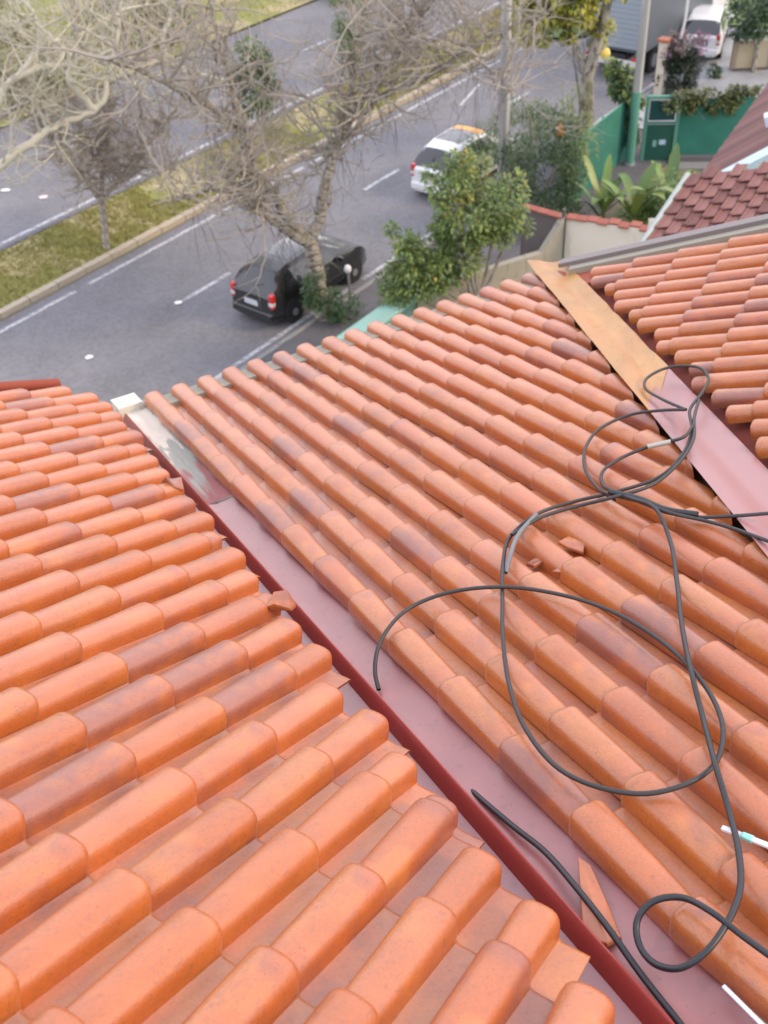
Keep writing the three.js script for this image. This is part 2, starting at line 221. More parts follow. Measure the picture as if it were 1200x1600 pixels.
// roof deck and walls below a slope, from a polygon in tile coordinates
function deckGeo(F, poly, origin, off, thick) {
  const pts = poly.map(([j, k]) => F.at(j, k, off).sub(origin)), sh2 = poly.map(([j, k]) => new THREE.Vector2(j, k)), tri = THREE.ShapeUtils.triangulateShape(sh2, []), n = pts.length, P = [], I = [];
  for (const p of pts) P.push(p.x, p.y, p.z); for (const p of pts) { const q = p.clone().addScaledVector(F.Y, -thick); P.push(q.x, q.y, q.z); }
  for (const [a, b, c] of tri) { I.push(a, b, c, n + c, n + b, n + a); } for (let a = 0; a < n; a++) { const b = (a + 1) % n; I.push(a, n + a, b, b, n + a, n + b); }
  return geoFrom(P, I, null, 20);
}
function wallGeo(F, poly, origin, off) {
  const P = [], U = [], I = [], n = poly.length; poly.forEach(([j, k]) => { const p = F.at(j, k, off).sub(origin); P.push(p.x, 0, p.z, p.x, p.y, p.z); U.push(j * 0.1, 0, j * 0.1, 2); });
  for (let a = 0; a < n; a++) { const b = (a + 1) % n; I.push(2 * a, 2 * b, 2 * a + 1, 2 * b, 2 * b + 1, 2 * a + 1); } return geoFrom(P, I, U, 20);
}
const plasterTex = tex(512, (x, y) => { const a = nz(x, y, 4, 6), s = smooth(0.55, 0.75, nz2(x, y * 0.4, 8, 4)); const v = 1 - 0.14 * (a - 0.5) - 0.20 * s; return [v, v, v * 0.985]; });
M.cream = std(lin(0.62, 0.56, 0.46), 0.92, { map: plasterTex });
M.beige = std(lin(0.40, 0.37, 0.31), 0.95, { map: plasterTex });
M.wood = std(lin(0.10, 0.055, 0.03), 0.9, { side: THREE.DoubleSide });
const mortarTex = tex(256, (x, y) => { const a = nz(x, y, 8, 5), b = smooth(0.5, 0.7, nz2(x, y, 6, 3)); return [lerp(0.62, 0.40, b) + 0.2 * (a - 0.5), lerp(0.57, 0.38, b) + 0.19 * (a - 0.5), lerp(0.47, 0.31, b) + 0.16 * (a - 0.5)]; });
M.mortar = std(0xffffff, 0.95, { map: mortarTex });

// left wing: barrels fall to the right, ends cut along the valley
{
  const base = V(-2, 0, -3.5), w = thing('house_wing', 'left roof wing of orange clay tiles whose barrels end along the metal gutter', 'roof', [-2, 0, -3.5]);
  const ke = j => j < -15.2 ? -7.95 : -2.55 + 0.352 * j;
  const roof = part('roof', deckGeo(FA, [[-17.4, -7.7], [-15, -7.6], [10.5, 1.4], [10.5, 5], [-17.4, 5]], base, -0.128, 0.03), M.wood, w);
  part('wall', wallGeo(FA, [[-16.8, -6.6], [-14, -6.4], [7, 1.2], [7, 3.8], [-16.8, 3.8]], base, -0.2), M.cream, w);
  for (let j = -17; j <= 10; j++) {
    const e = ke(j) + [0.0, 0.05, -0.06, 0.08, -0.03, 0.04][(j + 20) % 6], kTop = clamp(Math.floor(j * 0.44) + 4, -4, 4);
    let k0 = Math.ceil(e); if (k0 - e > 0.12) { const len = (k0 - e) * TL + 0.05; lay(FA, j, e, roof, base, tileGeo(len, clamp(1 - (len - 0.05) / TL, 0, 0.8) * 0.75, null, j + 50), { exact: true }); }
    for (let k = k0; k <= kTop; k++) lay(FA, j, k, roof, base);
  }
  // verge capping along the far end of the slope
  const vg = new TubeSet(), a = FA.at(-17.72, -8.0, -0.03).sub(base), b = FA.at(-17.72, 3.5, -0.03).sub(base); vg.add([a, b], [0.042, 0.042], 14);
  part('verge_cap', vg.geo(), std(lin(0.24, 0.045, 0.022), 0.7), w);
}
// middle wing: barrels run down towards the street, left column beside the gutter
{
  const base = V(0.2, 0, -5), w = thing('house_wing', 'middle roof wing of salmon clay tiles sloping down to the street', 'roof', [0.2, 0, -5]);
  const kv = j => 19.22 - 1.175 * j;
  const roof = part('roof', deckGeo(FB, [[0.25, 0.1], [16.1, 0.1], [16.6, 0.35], [2.6, 17], [0.25, 17]], base, -0.128, 0.03), M.wood, w);
  part('wall', wallGeo(FB, [[1.5, 1.5], [14.5, 1.5], [4, 14], [1.5, 15]], base, -0.2), M.cream, w);
  for (let j = 0; j <= 16; j++) {
    const top = kv(j), kMax = j < 4 ? 15 : Math.ceil(kv(j - 0.4)) - 1;
    for (let k = 0; k <= Math.min(15, kMax); k++) {
      const needs = kv(j + 0.75) - k < 1.2;
      const opt = j === 0 && k === 14 ? { yaw: 0.05 } : {};
      if (needs) { const g = tileGeo(TL + 0.07, 0, x => (kv(j + x / TW) - k) * TL + 0.058, j * 31 + k); lay(FB, j, k, roof, base, g, { exact: true }); } else lay(FB, j, k + (opt.yaw ? 0.12 : 0), roof, base, null, opt);
    }
  }
  // mortar bedding under the eave tiles
  const mg = deckGeo(FB, [[-0.3, -0.06], [16.6, -0.06], [16.6, 0.5], [-0.3, 0.5]], base, -0.066, 0.07); part('eave_mortar', mg, M.mortar, w);
  const eg = deckGeo(FB, [[-0.5, -0.16], [16.9, -0.16], [16.9, -0.02], [-0.5, -0.02]], base, -0.082, 0.16); part('fascia_board', eg, std(lin(0.5, 0.46, 0.40), 0.9), w);
}
// right wing: barrels fall to the left into the second valley
{
  const base = V(3.2, 0, -5.6), w = thing('house_wing', 'right roof wing of salmon clay tiles behind the valley sheet', 'roof', [3.2, 0, -5.6]);
  const ke = j => -1.40 - 0.357 * j;
  const roof = part('roof', deckGeo(FC, [[-0.4, -0.9], [-0.4, 7], [-23, 8.2], [-23, 7.4]], base, -0.118, 0.012), M.wood, w);
  part('wall', wallGeo(FC, [[0.2, 0.5], [0.2, 6.5], [-22, 8.0], [-22, 7.6]], base, -0.2), M.cream, w);
  for (let j = -1; j >= -22; j--) {
    const e = ke(j) + [0, 0.12, -0.05, 0.07, 0.1, -0.08, 0.02][(-j) % 7]; const k0 = Math.ceil(e), kTop = Math.min(8, 4 + Math.floor(-j * 0.2));
    if (k0 - e > 0.14) { const len = (k0 - e) * TL + 0.05; lay(FC, j, e, roof, base, tileGeo(len, clamp(1 - (len - 0.05) / TL, 0, 0.8) * 0.75, null, 90 - j), { exact: true }); }
    for (let k = k0; k <= kTop; k++) lay(FC, j, k, roof, base);
  }
  part('recess_shade', deckGeo(FC, [[0.4, -2.0], [0.4, -0.4], [-23, 7.6], [-23, 6.5]], base, -0.132, 0.03), std(lin(0.20, 0.035, 0.022), 0.8), w);  // recess floor; shade under the tile overhang put into its dark red
  // weathered parapet along the verge with a grey metal cap
  const bar = (j0, j1, k0, k1, o0, o1, name, mat) => part(name, deckGeo(FC, [[j0, k0], [j0, k1], [j1, k1], [j1, k0]], base, o1, o1 - o0), mat, w);
  bar(0.0, -0.42, -1.6, 7, -0.5, -0.012, 'parapet', M.mortar);
  bar(0.55, 0.0, -1.9, 7, -0.012, 0.022, 'parapet_cap', std(lin(0.21, 0.185, 0.18), 0.55, { metalness: 0.2 }));
}
// ---------------------------------------------------------------- sheet-metal gutters
const sheetTex = tex(512, (x, y) => { const a = nz(x, y, 3, 5), f = nz2(x, y, 64, 1), s = smooth(0.66, 0.74, nz2(x, y, 24, 3)), w = smooth(0.52, 0.60, nz(y * 0.5, x, 4, 5)), g = f > 0.965 ? 0.75 : 1; const v = (1 + 0.3 * (a - 0.5) + 0.05 * (f - 0.5) - 0.12 * s) * g; return [v * 0.9, v * lerp(0.9, 0.98, w), v * lerp(0.9, 1.0, w)]; });
M.redSheet = new THREE.MeshPhysicalMaterial({ color: lin(0.36, 0.115, 0.112), map: sheetTex, roughness: 0.42, ior: 1.7, clearcoat: 0.6, clearcoatRoughness: 0.3, side: THREE.DoubleSide });
M.skyReflectSheet = new THREE.MeshPhysicalMaterial({ color: lin(0.31, 0.125, 0.13), roughness: 0.42, ior: 1.6, clearcoat: 0.4, clearcoatRoughness: 0.3, side: THREE.DoubleSide });  // pink sky reflection mixed into the reddish metal colour
M.redRib = new THREE.MeshPhysicalMaterial({ color: lin(0.30, 0.034, 0.027), roughness: 0.45, clearcoat: 0.2, clearcoatRoughness: 0.3, side: THREE.DoubleSide });
M.warmReflectSheet = new THREE.MeshPhysicalMaterial({ color: lin(0.47, 0.21, 0.05), map: sheetTex, roughness: 0.42, clearcoat: 0.2, clearcoatRoughness: 0.35, side: THREE.DoubleSide });  // orange bounce and golden reflection put into the base colour
// cement-splashed end of the left gutter: pale wash with grey-green blotches and a ragged edge
const splashTex = tex(512, (x, y) => {
  const a = nz(x, y, 6, 5), b = nz2(x, y, 12, 4), e = y + 0.16 * (nz2(x, y, 8, 4) - 0.5) * 2, pale = [0.72, 0.64, 0.53], grey = [0.36, 0.36, 0.31], red = [0.34, 0.115, 0.112];
  const g = smooth(0.42, 0.50, e + 0.35 * (b - 0.5)), r = smooth(0.66, 0.80, e + 0.3 * (a - 0.5)); return pale.map((v, k) => (lerp(lerp(v, grey[k], g), red[k], r)) * (0.92 + 0.3 * (a - 0.5)));
});
M.splash = std(0xffffff, 0.7, { map: splashTex, side: THREE.DoubleSide });
function strip(F, rows, origin, uvf) {                 // rows: list of lists of [j,k,off]
  const P = [], U = [], I = [], w = rows[0].length;
  rows.forEach((r, a) => r.forEach(([j, k, o], b) => { const p = F.at(j, k, o).sub(origin); P.push(p.x, p.y, p.z); const uv = uvf ? uvf(j, k) : [j * 0.2, k * 0.4]; U.push(...uv); }));
  for (let a = 0; a + 1 < rows.length; a++) for (let b = 0; b + 1 < w; b++) { const q = a * w + b; I.push(q, q + 1, q + w, q + 1, q + w + 1, q + w); } return geoFrom(P, I, U, 35);
}
{
  const base = V(-0.9, 0, -4), t = thing('valley_gutter', 'mauve metal valley gutter with dark red centre rib between left and middle roofs', 'gutter', [-0.9, 0, -4]);
  const rr = rng(4), ks = []; for (let k = -0.55; k < 17; k += 0.5) ks.push(k);
  const wob = ks.map(() => (rr() - 0.5) * 0.007);
  const bed = (k0, k1, name, mat, lift, uvf) => part(name, strip(FB, ks.filter(k => k >= k0 && k <= k1).map((k, i) => [[-1.06, k, -0.118 + lift + wob[i]], [-0.8, k, -0.120 + lift - wob[i]], [-0.5, k, -0.118 + lift + wob[(i + 3) % 9]], [-0.22, k, -0.112 + lift]]), base, uvf), mat, t);
  bed(4.9, 9.1, 'gutter_bed', M.redSheet, 0); bed(8.9, 13.1, 'gutter_bed', M.redSheet, 0.0035); bed(12.9, 17, 'gutter_bed', M.redSheet, 0.007);
  bed(-0.6, 5.4, 'gutter_bed', M.splash, 0.004, (j, k) => [j + 1, (k + 0.6) / 6.2]).userData.label = 'gutter end splashed with pale cement and grey-green stains';
  part('gutter_flange', strip(FB, ks.map((k, i) => [[-2.6, k, -0.03], [-2.1, k, -0.085], [-1.7, k, -0.105 + wob[i]], [-1.36, k, -0.105]]), base), M.redSheet, t);
  part('gutter_rib', strip(FB, ks.filter(k => k > 0.2).map((k, i) => [[-1.37, k, -0.107], [-1.30, k, -0.070 + wob[i] * 0.5], [-1.235, k, -0.046], [-1.205, k, -0.042], [-1.175, k, -0.046], [-1.05, k, -0.121]]), base), M.redRib, t);
  const cap = part('gutter_end_block', deckGeo(FB, [[-1.25, -0.75], [-0.35, -0.75], [-0.35, -0.05], [-1.25, -0.05]], base, -0.062, 0.12), std(lin(0.70, 0.66, 0.57), 0.9, { map: plasterTex }), t); cap.userData.label = 'pale cement block closing the street end of the gutter';
}
{ // second valley: warm bounce and sky reflection painted as two sheet colours, seam added, lapped over the middle roof's tile ends
  const base = V(1.6, 0, -5.5), t = thing('valley_gutter', 'wide valley sheet, dented, with warm and sky reflections painted in two tones, between middle and right roofs', 'gutter', [1.6, 0, -5.5]);
  const rr = rng(12), kv = j => 19.2 - 1.175 * j;
  // left edge on the middle roof's barrel tops, right edge tucked under the right roof's tile ends
  const pt = (s, v) => { const j = lerp(16.9, 2.6, s), a = FB.at(j, kv(j), 0.018), jc = lerp(1.2, -22, s), b = FC.at(jc, -1.60 - 0.357 * jc, -0.05), p = a.lerp(b, v); return p; };
  const dent = noiseFn(44);
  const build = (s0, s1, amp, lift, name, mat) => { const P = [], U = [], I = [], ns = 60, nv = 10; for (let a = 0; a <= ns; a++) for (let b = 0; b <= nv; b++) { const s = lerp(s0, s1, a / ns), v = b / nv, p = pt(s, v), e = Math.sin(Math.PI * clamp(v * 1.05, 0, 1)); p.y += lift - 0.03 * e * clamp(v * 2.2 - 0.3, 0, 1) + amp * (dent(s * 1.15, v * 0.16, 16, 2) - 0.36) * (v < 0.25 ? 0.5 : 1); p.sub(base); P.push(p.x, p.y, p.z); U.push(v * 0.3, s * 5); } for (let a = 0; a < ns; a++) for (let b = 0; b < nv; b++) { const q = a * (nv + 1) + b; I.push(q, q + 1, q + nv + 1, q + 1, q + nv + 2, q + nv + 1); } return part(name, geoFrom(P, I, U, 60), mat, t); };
  build(0, 0.505, 0.034, 0, 'gutter_sheet', M.warmReflectSheet).userData.label = 'dented metal sheet with warm reflection in its colour at the street end of the valley';
  build(0.49, 1, 0.0006, 0.004, 'gutter_sheet', M.skyReflectSheet).userData.label = 'smooth metal sheet with sky reflection in its colour higher up the valley';
  const up = new THREE.Shape(); // red mortar and flashing lump at the street end under the right roof
  const lump = deckGeo(FC, [[0.6, -2.3], [0.6, -0.9], [-1.6, -0.7], [-1.9, -1.3]], base, -0.06, 0.12); part('corner_flashing', lump, std(lin(0.34, 0.07, 0.04), 0.7), t);
}
// ---------------------------------------------------------------- cables and litter on the roof
M.rubber = new THREE.MeshPhysicalMaterial({ color: lin(0.014, 0.016, 0.021), roughness: 0.42, clearcoat: 0.15, clearcoatRoughness: 0.4 });
M.rubberGrey = std(lin(0.034, 0.032, 0.034), 0.5);
{
  const t = thing('electric_cable', 'tangled black electric cable looped over the middle roof and valley sheet', 'cable', [0.9, 10.6, -3]);
  const o = V(0.9, 10.6, -3), c = (pts, r, name, mat, seg) => { const g = cable(pts, r, seg); g.translate(-o.x, -o.y, -o.z); return part(name, g, mat, t); };
  c(CABLE_BIG, 0.0085, 'cable_strand', M.rubberGrey, 260); c(CABLE_MID, 0.0085, 'cable_strand', M.rubberGrey, 120); c(CABLE_IN, 0.0085, 'cable_strand', M.rubberGrey, 120); c(CABLE_TWIN, 0.0085, 'cable_strand', M.rubberGrey, 100); c(CABLE_LOW, 0.0092, 'cable_strand', M.rubber, 220);
  c(CABLE_TAPE, 0.0115, 'taped_splice', std(lin(0.16, 0.16, 0.17), 0.35)).userData.label = 'cable end wrapped in shiny grey tape';
  c(CONNECTOR, 0.012, 'cable_connector', std(lin(0.42, 0.41, 0.37), 0.5)).userData.label = 'off-white inline cable connector';
  const m = CABLE_MID.slice(7, 11).map(p => [p[0], p[1] + 0.014, p[2]]); c(m, 0.0145, 'taped_bundle', M.rubber).userData.label = 'black taped bundle where the cables cross';
}
{ const g = cable(CABLE_GUT, 0.0095, 90); g.translate(-0.4, -11, 1.6); solo('electric_cable', g, M.rubber, 'black cable running down the mauve gutter beside the red rib', 'cable', [0.4, 11, -1.6]); }
function rodGeo(pts, w, h, o) { const a = V(...pts[0]), b = V(...pts[pts.length - 1]), d = b.clone().sub(a), g = new RoundedBoxGeometry(d.length(), h, w, 2, h * 0.3); g.applyQuaternion(new THREE.Quaternion().setFromUnitVectors(V(1, 0, 0), d.clone().normalize())); const c = a.lerp(b, 0.5); g.translate(c.x - o.x, c.y - o.y, c.z - o.z); return g; }
{ const o = V(...STICK[0]); const t = thing('plastic_rod', 'white and pale teal plastic rod lying in a tile pan at the right edge', 'rod', STICK[0]); part('rod', rodGeo(STICK, 0.016, 0.012, o), std(lin(0.70, 0.76, 0.80), 0.4), t); const m = [0.38, 0.62].map(k => STICK[0].map((v, i) => lerp(v, STICK[1][i], k))); part('sleeve', rodGeo(m, 0.021, 0.017, o), std(lin(0.30, 0.66, 0.62), 0.4), t); }
{ const o = V(...STRIP[0]); solo('metal_strip', rodGeo(STRIP, 0.012, 0.008, o), std(lin(0.72, 0.74, 0.80), 0.35, { metalness: 0.3 }), 'pale metal strip under the leftmost column of middle roof tiles', 'strip', STRIP[0]); }
// broken tile pieces
function shard(outline, bow, thick) { // a curved piece of tile: outline in x/z, bowed along x
  const s = new THREE.Shape(outline.map(p => new THREE.Vector2(...p))), g0 = new THREE.ExtrudeGeometry(s, { depth: thick, bevelEnabled: true, bevelSize: 0.003, bevelThickness: 0.003, bevelSegments: 1, curveSegments: 4 });
  g0.rotateX(-Math.PI / 2); const p = g0.attributes.position; for (let k = 0; k < p.count; k++) p.setY(k, p.getY(k) - bow * p.getX(k) * p.getX(k)); g0.computeVertexNormals(); return g0;
}
const offB = (j, k, o) => FB.at(j, k, o);
function shardThing(F, j, k, off, outline, bow, turn, tilt, mi, label) { const p = F.at(j, k, off), m = solo('tile_fragment', shard(outline, bow, 0.011), clay[mi], label, 'tile fragment', [p.x, p.y, p.z]); m.quaternion.copy(F.quat).multiply(new THREE.Quaternion().setFromEuler(new THREE.Euler(tilt, turn, 0))); return m; }
shardThing(FB, -0.78, 13.62, -0.088, [[-0.050, -0.10], [0.004, -0.14], [0.045, -0.115], [0.032, 0.0], [0.016, 0.12], [-0.012, 0.155], [-0.026, 0.06]], 8, -0.42, 0.07, 6, 'long broken piece of tile lying in the mauve gutter');
shardThing(FA, -1.62, -3.12, 0.012, [[-0.055, -0.03], [-0.02, -0.05], [0.045, -0.04], [0.058, 0.02], [0.02, 0.052], [-0.035, 0.046]], 14, 0.5, 0.25, 5, 'curled tile fragment lying at the left roof edge by the gutter');
shardThing(FA, -8.0, -5.3, 0.010, [[-0.06, -0.035], [-0.01, -0.05], [0.055, -0.03], [0.06, 0.025], [0.0, 0.04], [-0.05, 0.03]], 12, -0.3, -0.1, 7, 'dark tile fragment resting on a far cut end of the left roof');
shardThing(FB, 4.62, 9.62, -0.056, [[-0.04, -0.06], [0.01, -0.045], [0.045, -0.05], [0.03, 0.01], [0.048, 0.05], [-0.02, 0.065], [-0.035, 0.01]], 5, 0.5, 0.12, 3, 'broken tile piece in a pan of the middle roof below the cable crossing');
shardThing(FB, 3.58, 9.66, -0.06, [[-0.03, -0.035], [0.02, -0.03], [0.038, 0.012], [-0.008, 0.036]], 5, 2.1, -0.1, 9, 'small tile chip in a pan beside the taped cable end');
shardThing(FB, 3.72, 10.0, -0.058, [[-0.02, -0.03], [0.026, -0.012], [0.006, 0.03]], 5, 1.2, 0.2, 1, 'smallest three-cornered tile chip right of the taped cable end');
// ---------------------------------------------------------------- vehicles
const TOP = [[-1.93, 0.90], [-1.84, 1.0], [-1.62, 1.24], [-1.42, 1.40], [-1.0, 1.49], [-0.2, 1.52], [0.35, 1.46], [0.75, 1.24], [1.12, 1.03], [1.5, 0.95], [1.78, 0.83], [1.93, 0.64]];
function yTop(x, k) { for (let i = 0; i + 1 < TOP.length; i++) if (x <= TOP[i + 1][0]) { const t = (x - TOP[i][0]) / (TOP[i + 1][0] - TOP[i][0]); return lerp(TOP[i][1], TOP[i + 1][1], t) * (TOP[i][1] > 1.0 ? k : 1); } return TOP[TOP.length - 1][1]; }
function section(x, k) {                               // half section, bottom to top centre
  const e = Math.max(0, Math.abs(x) - 1.45) / 0.48, wb = 0.83 - 0.13 * e * e, yt = yTop(x, k), belt = Math.min(0.93, yt - 0.07), wr = lerp(wb * 0.94, 0.58, clamp((yt - 0.95) / 0.5, 0, 1));
  return [[wb * 0.86, 0.20], [wb * 0.99, 0.30], [wb, 0.48], [wb * 1.0, 0.68], [wb * 0.97, belt], [lerp(wb * 0.95, wr, 0.93), lerp(belt, yt, 0.84)], [wr * 0.86, yt - 0.018], [wr * 0.45, yt], [0, yt + 0.004]];
}
function carPoint(x, v, k) { const s = section(x, k), f = v * (s.length - 1), i = Math.min(s.length - 2, Math.floor(f)), t = f - i; return [lerp(s[i][0], s[i + 1][0], t), lerp(s[i][1], s[i + 1][1], t)]; }
function carPatch(x0, x1, v0, v1, side, lift, k, nx = 8, nv = 4, xf) { // skin panel lifted off the body; side 0 = both halves across the top
  const P = [], I = [], cols = []; if (side) for (let b = 0; b <= nv; b++) cols.push([lerp(v0, v1, b / nv), side]); else { for (let b = 0; b <= nv; b++) cols.push([lerp(v0, 1, b / nv), 1]); for (let b = nv - 1; b >= 0; b--) cols.push([lerp(v0, 1, b / nv), -1]); }
  for (let a = 0; a <= nx; a++) for (const [v, s] of cols) { const x = xf ? xf(a / nx, v) : lerp(x0, x1, a / nx), [z, y] = carPoint(x, v, k), up = clamp((v - 0.5) * 2.4, 0, 1); P.push(x, y + lift * up, s * (z + lift * (1.15 - up))); }
  const w = cols.length; for (let a = 0; a < nx; a++) for (let b = 0; b + 1 < w; b++) { const q = a * w + b; I.push(q, q + 1, q + w, q + 1, q + w + 1, q + w); } return geoFrom(P, I, null, 40);
}
M.glassDark = new THREE.MeshPhysicalMaterial({ color: lin(0.012, 0.014, 0.018), roughness: 0.06, clearcoat: 1, clearcoatRoughness: 0.03, side: THREE.DoubleSide });
M.tyre = std(lin(0.02, 0.02, 0.02), 0.9); M.rim = std(lin(0.42, 0.42, 0.45), 0.35, { metalness: 0.7 }); M.blackTrim = std(lin(0.02, 0.02, 0.022), 0.6); M.chrome = std(lin(0.6, 0.6, 0.62), 0.25, { metalness: 0.8 });
M.tail = new THREE.MeshPhysicalMaterial({ color: lin(0.55, 0.02, 0.02), roughness: 0.2, clearcoat: 1 }); M.lampClear = new THREE.MeshPhysicalMaterial({ color: lin(0.62, 0.6, 0.6), roughness: 0.15, clearcoat: 1 });
const plateTex = (() => { const c = document.createElement('canvas'); c.width = 256; c.height = 84; const g = c.getContext('2d'); g.fillStyle = '#c9ccd2'; g.fillRect(0, 0, 256, 84); g.fillStyle = '#aeb2ba'; g.fillRect(0, 0, 256, 16); g.fillStyle = '#9da1aa'; for (let k = 0; k < 7; k++) g.fillRect(20 + k * 32, 34, 18, 34); const t = new THREE.CanvasTexture(c); t.colorSpace = THREE.SRGBColorSpace; return t; })();
function car(label, pos, turn, o) {
  const k = o.k || 1, t = thing('parked_car', label, 'car', pos, turn), paint = new THREE.MeshPhysicalMaterial({ color: o.paint, roughness: 0.32, clearcoat: 1, clearcoatRoughness: 0.05, side: THREE.DoubleSide });
  { const P = [], I = [], xs = []; for (let a = 0; a <= 48; a++) xs.push(lerp(-1.93, 1.93, a / 48)); const row = x => { const s = section(x, k); return [...s.map(([z, y]) => [x, y, z]), ...s.slice(0, -1).reverse().map(([z, y]) => [x, y, -z])]; };
    const R = xs.map(row), w = R[0].length; for (const r of R) for (const p of r) P.push(...p); for (let a = 0; a < 48; a++) for (let b = 0; b < w; b++) { const c = (b + 1) % w, q = a * w; I.push(q + b, q + w + b, q + c, q + c, q + w + b, q + w + c); }
    for (const [a, f] of [[0, 1], [48, -1]]) { const q = a * w, ci = P.length / 3; P.push(xs[a], 0.5, 0); for (let b = 0; b < w; b++) { const c = (b + 1) % w; I.push(ci, f > 0 ? q + b : q + c, f > 0 ? q + c : q + b); } }
    part('body', geoFrom(P, I, null, 28), paint, t); }
  for (const s of [1, -1]) {
    part('side_window', carPatch(-1.25, -0.5, 0.52, 0.62, s, 0.012, k, 6, 3, (a, v) => lerp(-1.42 + (v - 0.5) * 1.2, -0.42, a)), M.glassDark, t);
    part('side_window', carPatch(-0.36, 0.5, 0.52, 0.62, s, 0.012, k, 6, 3, (a, v) => lerp(-0.36, 0.62 - (v - 0.52) * 3.2, a)), M.glassDark, t);
    for (const [a, b] of [[-1.05, -0.40], [-0.38, 0.62]]) { const d = part('door', carPatch(a, b, 0.17, 0.49, s, 0.010, k, 6, 5), paint, t); part('handle', box(0.15, 0.025, 0.03, a + 0.14, 0.79, s * 0.845, 0.008), o.handle || paint, d); }
    part('side_moulding', box(1.9, 0.06, 0.02, -0.2, 0.5, s * 0.852, 0.008), M.blackTrim, t);
    part('mirror', box(0.1, 0.13, 0.17, 0.62, 0.93, s * 0.92, 0.04), paint, t);
    for (const x of [-1.24, 1.24]) { const wg = new THREE.TorusGeometry(0.225, 0.085, 10, 24); wg.translate(x, 0.30, s * 0.75); const wh = part('wheel', wg, M.tyre, t); const rg = new THREE.CylinderGeometry(0.19, 0.17, 0.09, 20); rg.rotateX(Math.PI / 2); rg.translate(x, 0.30, s * 0.785); part('rim', rg, M.rim, wh); const ag = new THREE.CylinderGeometry(0.345, 0.345, 0.03, 24); ag.rotateX(Math.PI / 2); ag.translate(x, 0.32, s * 0.826); part('wheel_arch', ag, M.blackTrim, t); const b2 = new THREE.CylinderGeometry(0.1, 0.1, 0.04, 16); b2.rotateX(Math.PI / 2); b2.translate(x, 0.30, s * 0.845); part('hub_cap', b2, M.rim, wh); }
    const tl = part('tail_light', box(0.16, 0.40, 0.15, -1.855, 0.62, s * 0.665, 0.04), M.tail, t); part('lamp_lens', box(0.17, 0.11, 0.152, -1.856, 0.70, s * 0.666, 0.02), M.lampClear, tl);
    part('headlight', box(0.2, 0.15, 0.3, 1.78, 0.62, s * 0.52, 0.05), M.lampClear, t);
  }
  part('rear_window', carPatch(-1.86, -1.44, 0.63, 1, 0, 0.012, k, 5, 5), M.glassDark, t);
  part('windscreen', carPatch(0.42, 1.06, 0.63, 1, 0, 0.012, k, 6, 5), M.glassDark, t);
  part('rear_bumper', box(0.16, 0.24, 1.42, -1.93, 0.26, 0, 0.06), o.bumper || paint, t); part('front_bumper', box(0.16, 0.24, 1.4, 1.9, 0.26, 0, 0.06), o.bumper || paint, t);
  const pg = new THREE.PlaneGeometry(0.46, 0.16); pg.rotateY(-Math.PI / 2); pg.translate(-1.962, 0.69, 0.0); part('plate_recess', box(0.03, 0.24, 0.6, -1.938, 0.6, 0, 0.01), M.blackTrim, t);
  part('number_plate', pg, std(0xffffff, 0.4, { map: plateTex, side: THREE.DoubleSide }), t);
  if (o.extra) o.extra(t, k); return t;
}
car('black hatchback with red tail lights parked under the bare tree', rd(18.45, -17.75), TH, { paint: lin(0.006, 0.007, 0.009), handle: M.chrome, extra: (t, k) => { part('sunroof', carPatch(-0.9, 0.1, 0.80, 1, 0, 0.008, k, 6, 4), M.glassDark, t); part('bumper_trim', box(0.02, 0.05, 1.2, -2.0, 0.42, 0, 0.006), M.blackTrim, t); const w = new TubeSet().add([V(-1.8, 1.05, 0), V(-1.72, 1.16, 0.32)], [0.01, 0.007], 5); part('wiper', w.geo(), M.blackTrim, t); } });
car('white car with dark glass and an orange roof front behind the yellow-green shrub', rd(26.95, -18.15), TH, { paint: lin(0.74, 0.75, 0.78), k: 1.04, extra: (t, k) => { part('glass_roof', carPatch(-0.98, -0.1, 0.77, 1, 0, 0.012, k, 6, 4), M.glassDark, t); part('orange_roof_area', carPatch(-0.05, 0.42, 0.74, 1, 0, 0.014, k, 5, 4), std(lin(0.78, 0.36, 0.08), 0.4), t).userData.label = 'orange area at the front of the roof'; } });  // front of the white car roof coloured orange
car('distant white car beyond the hedge with pink flowers', [14.0, 0.08, -43.2], TH + 0.32, { paint: lin(0.75, 0.76, 0.78) });
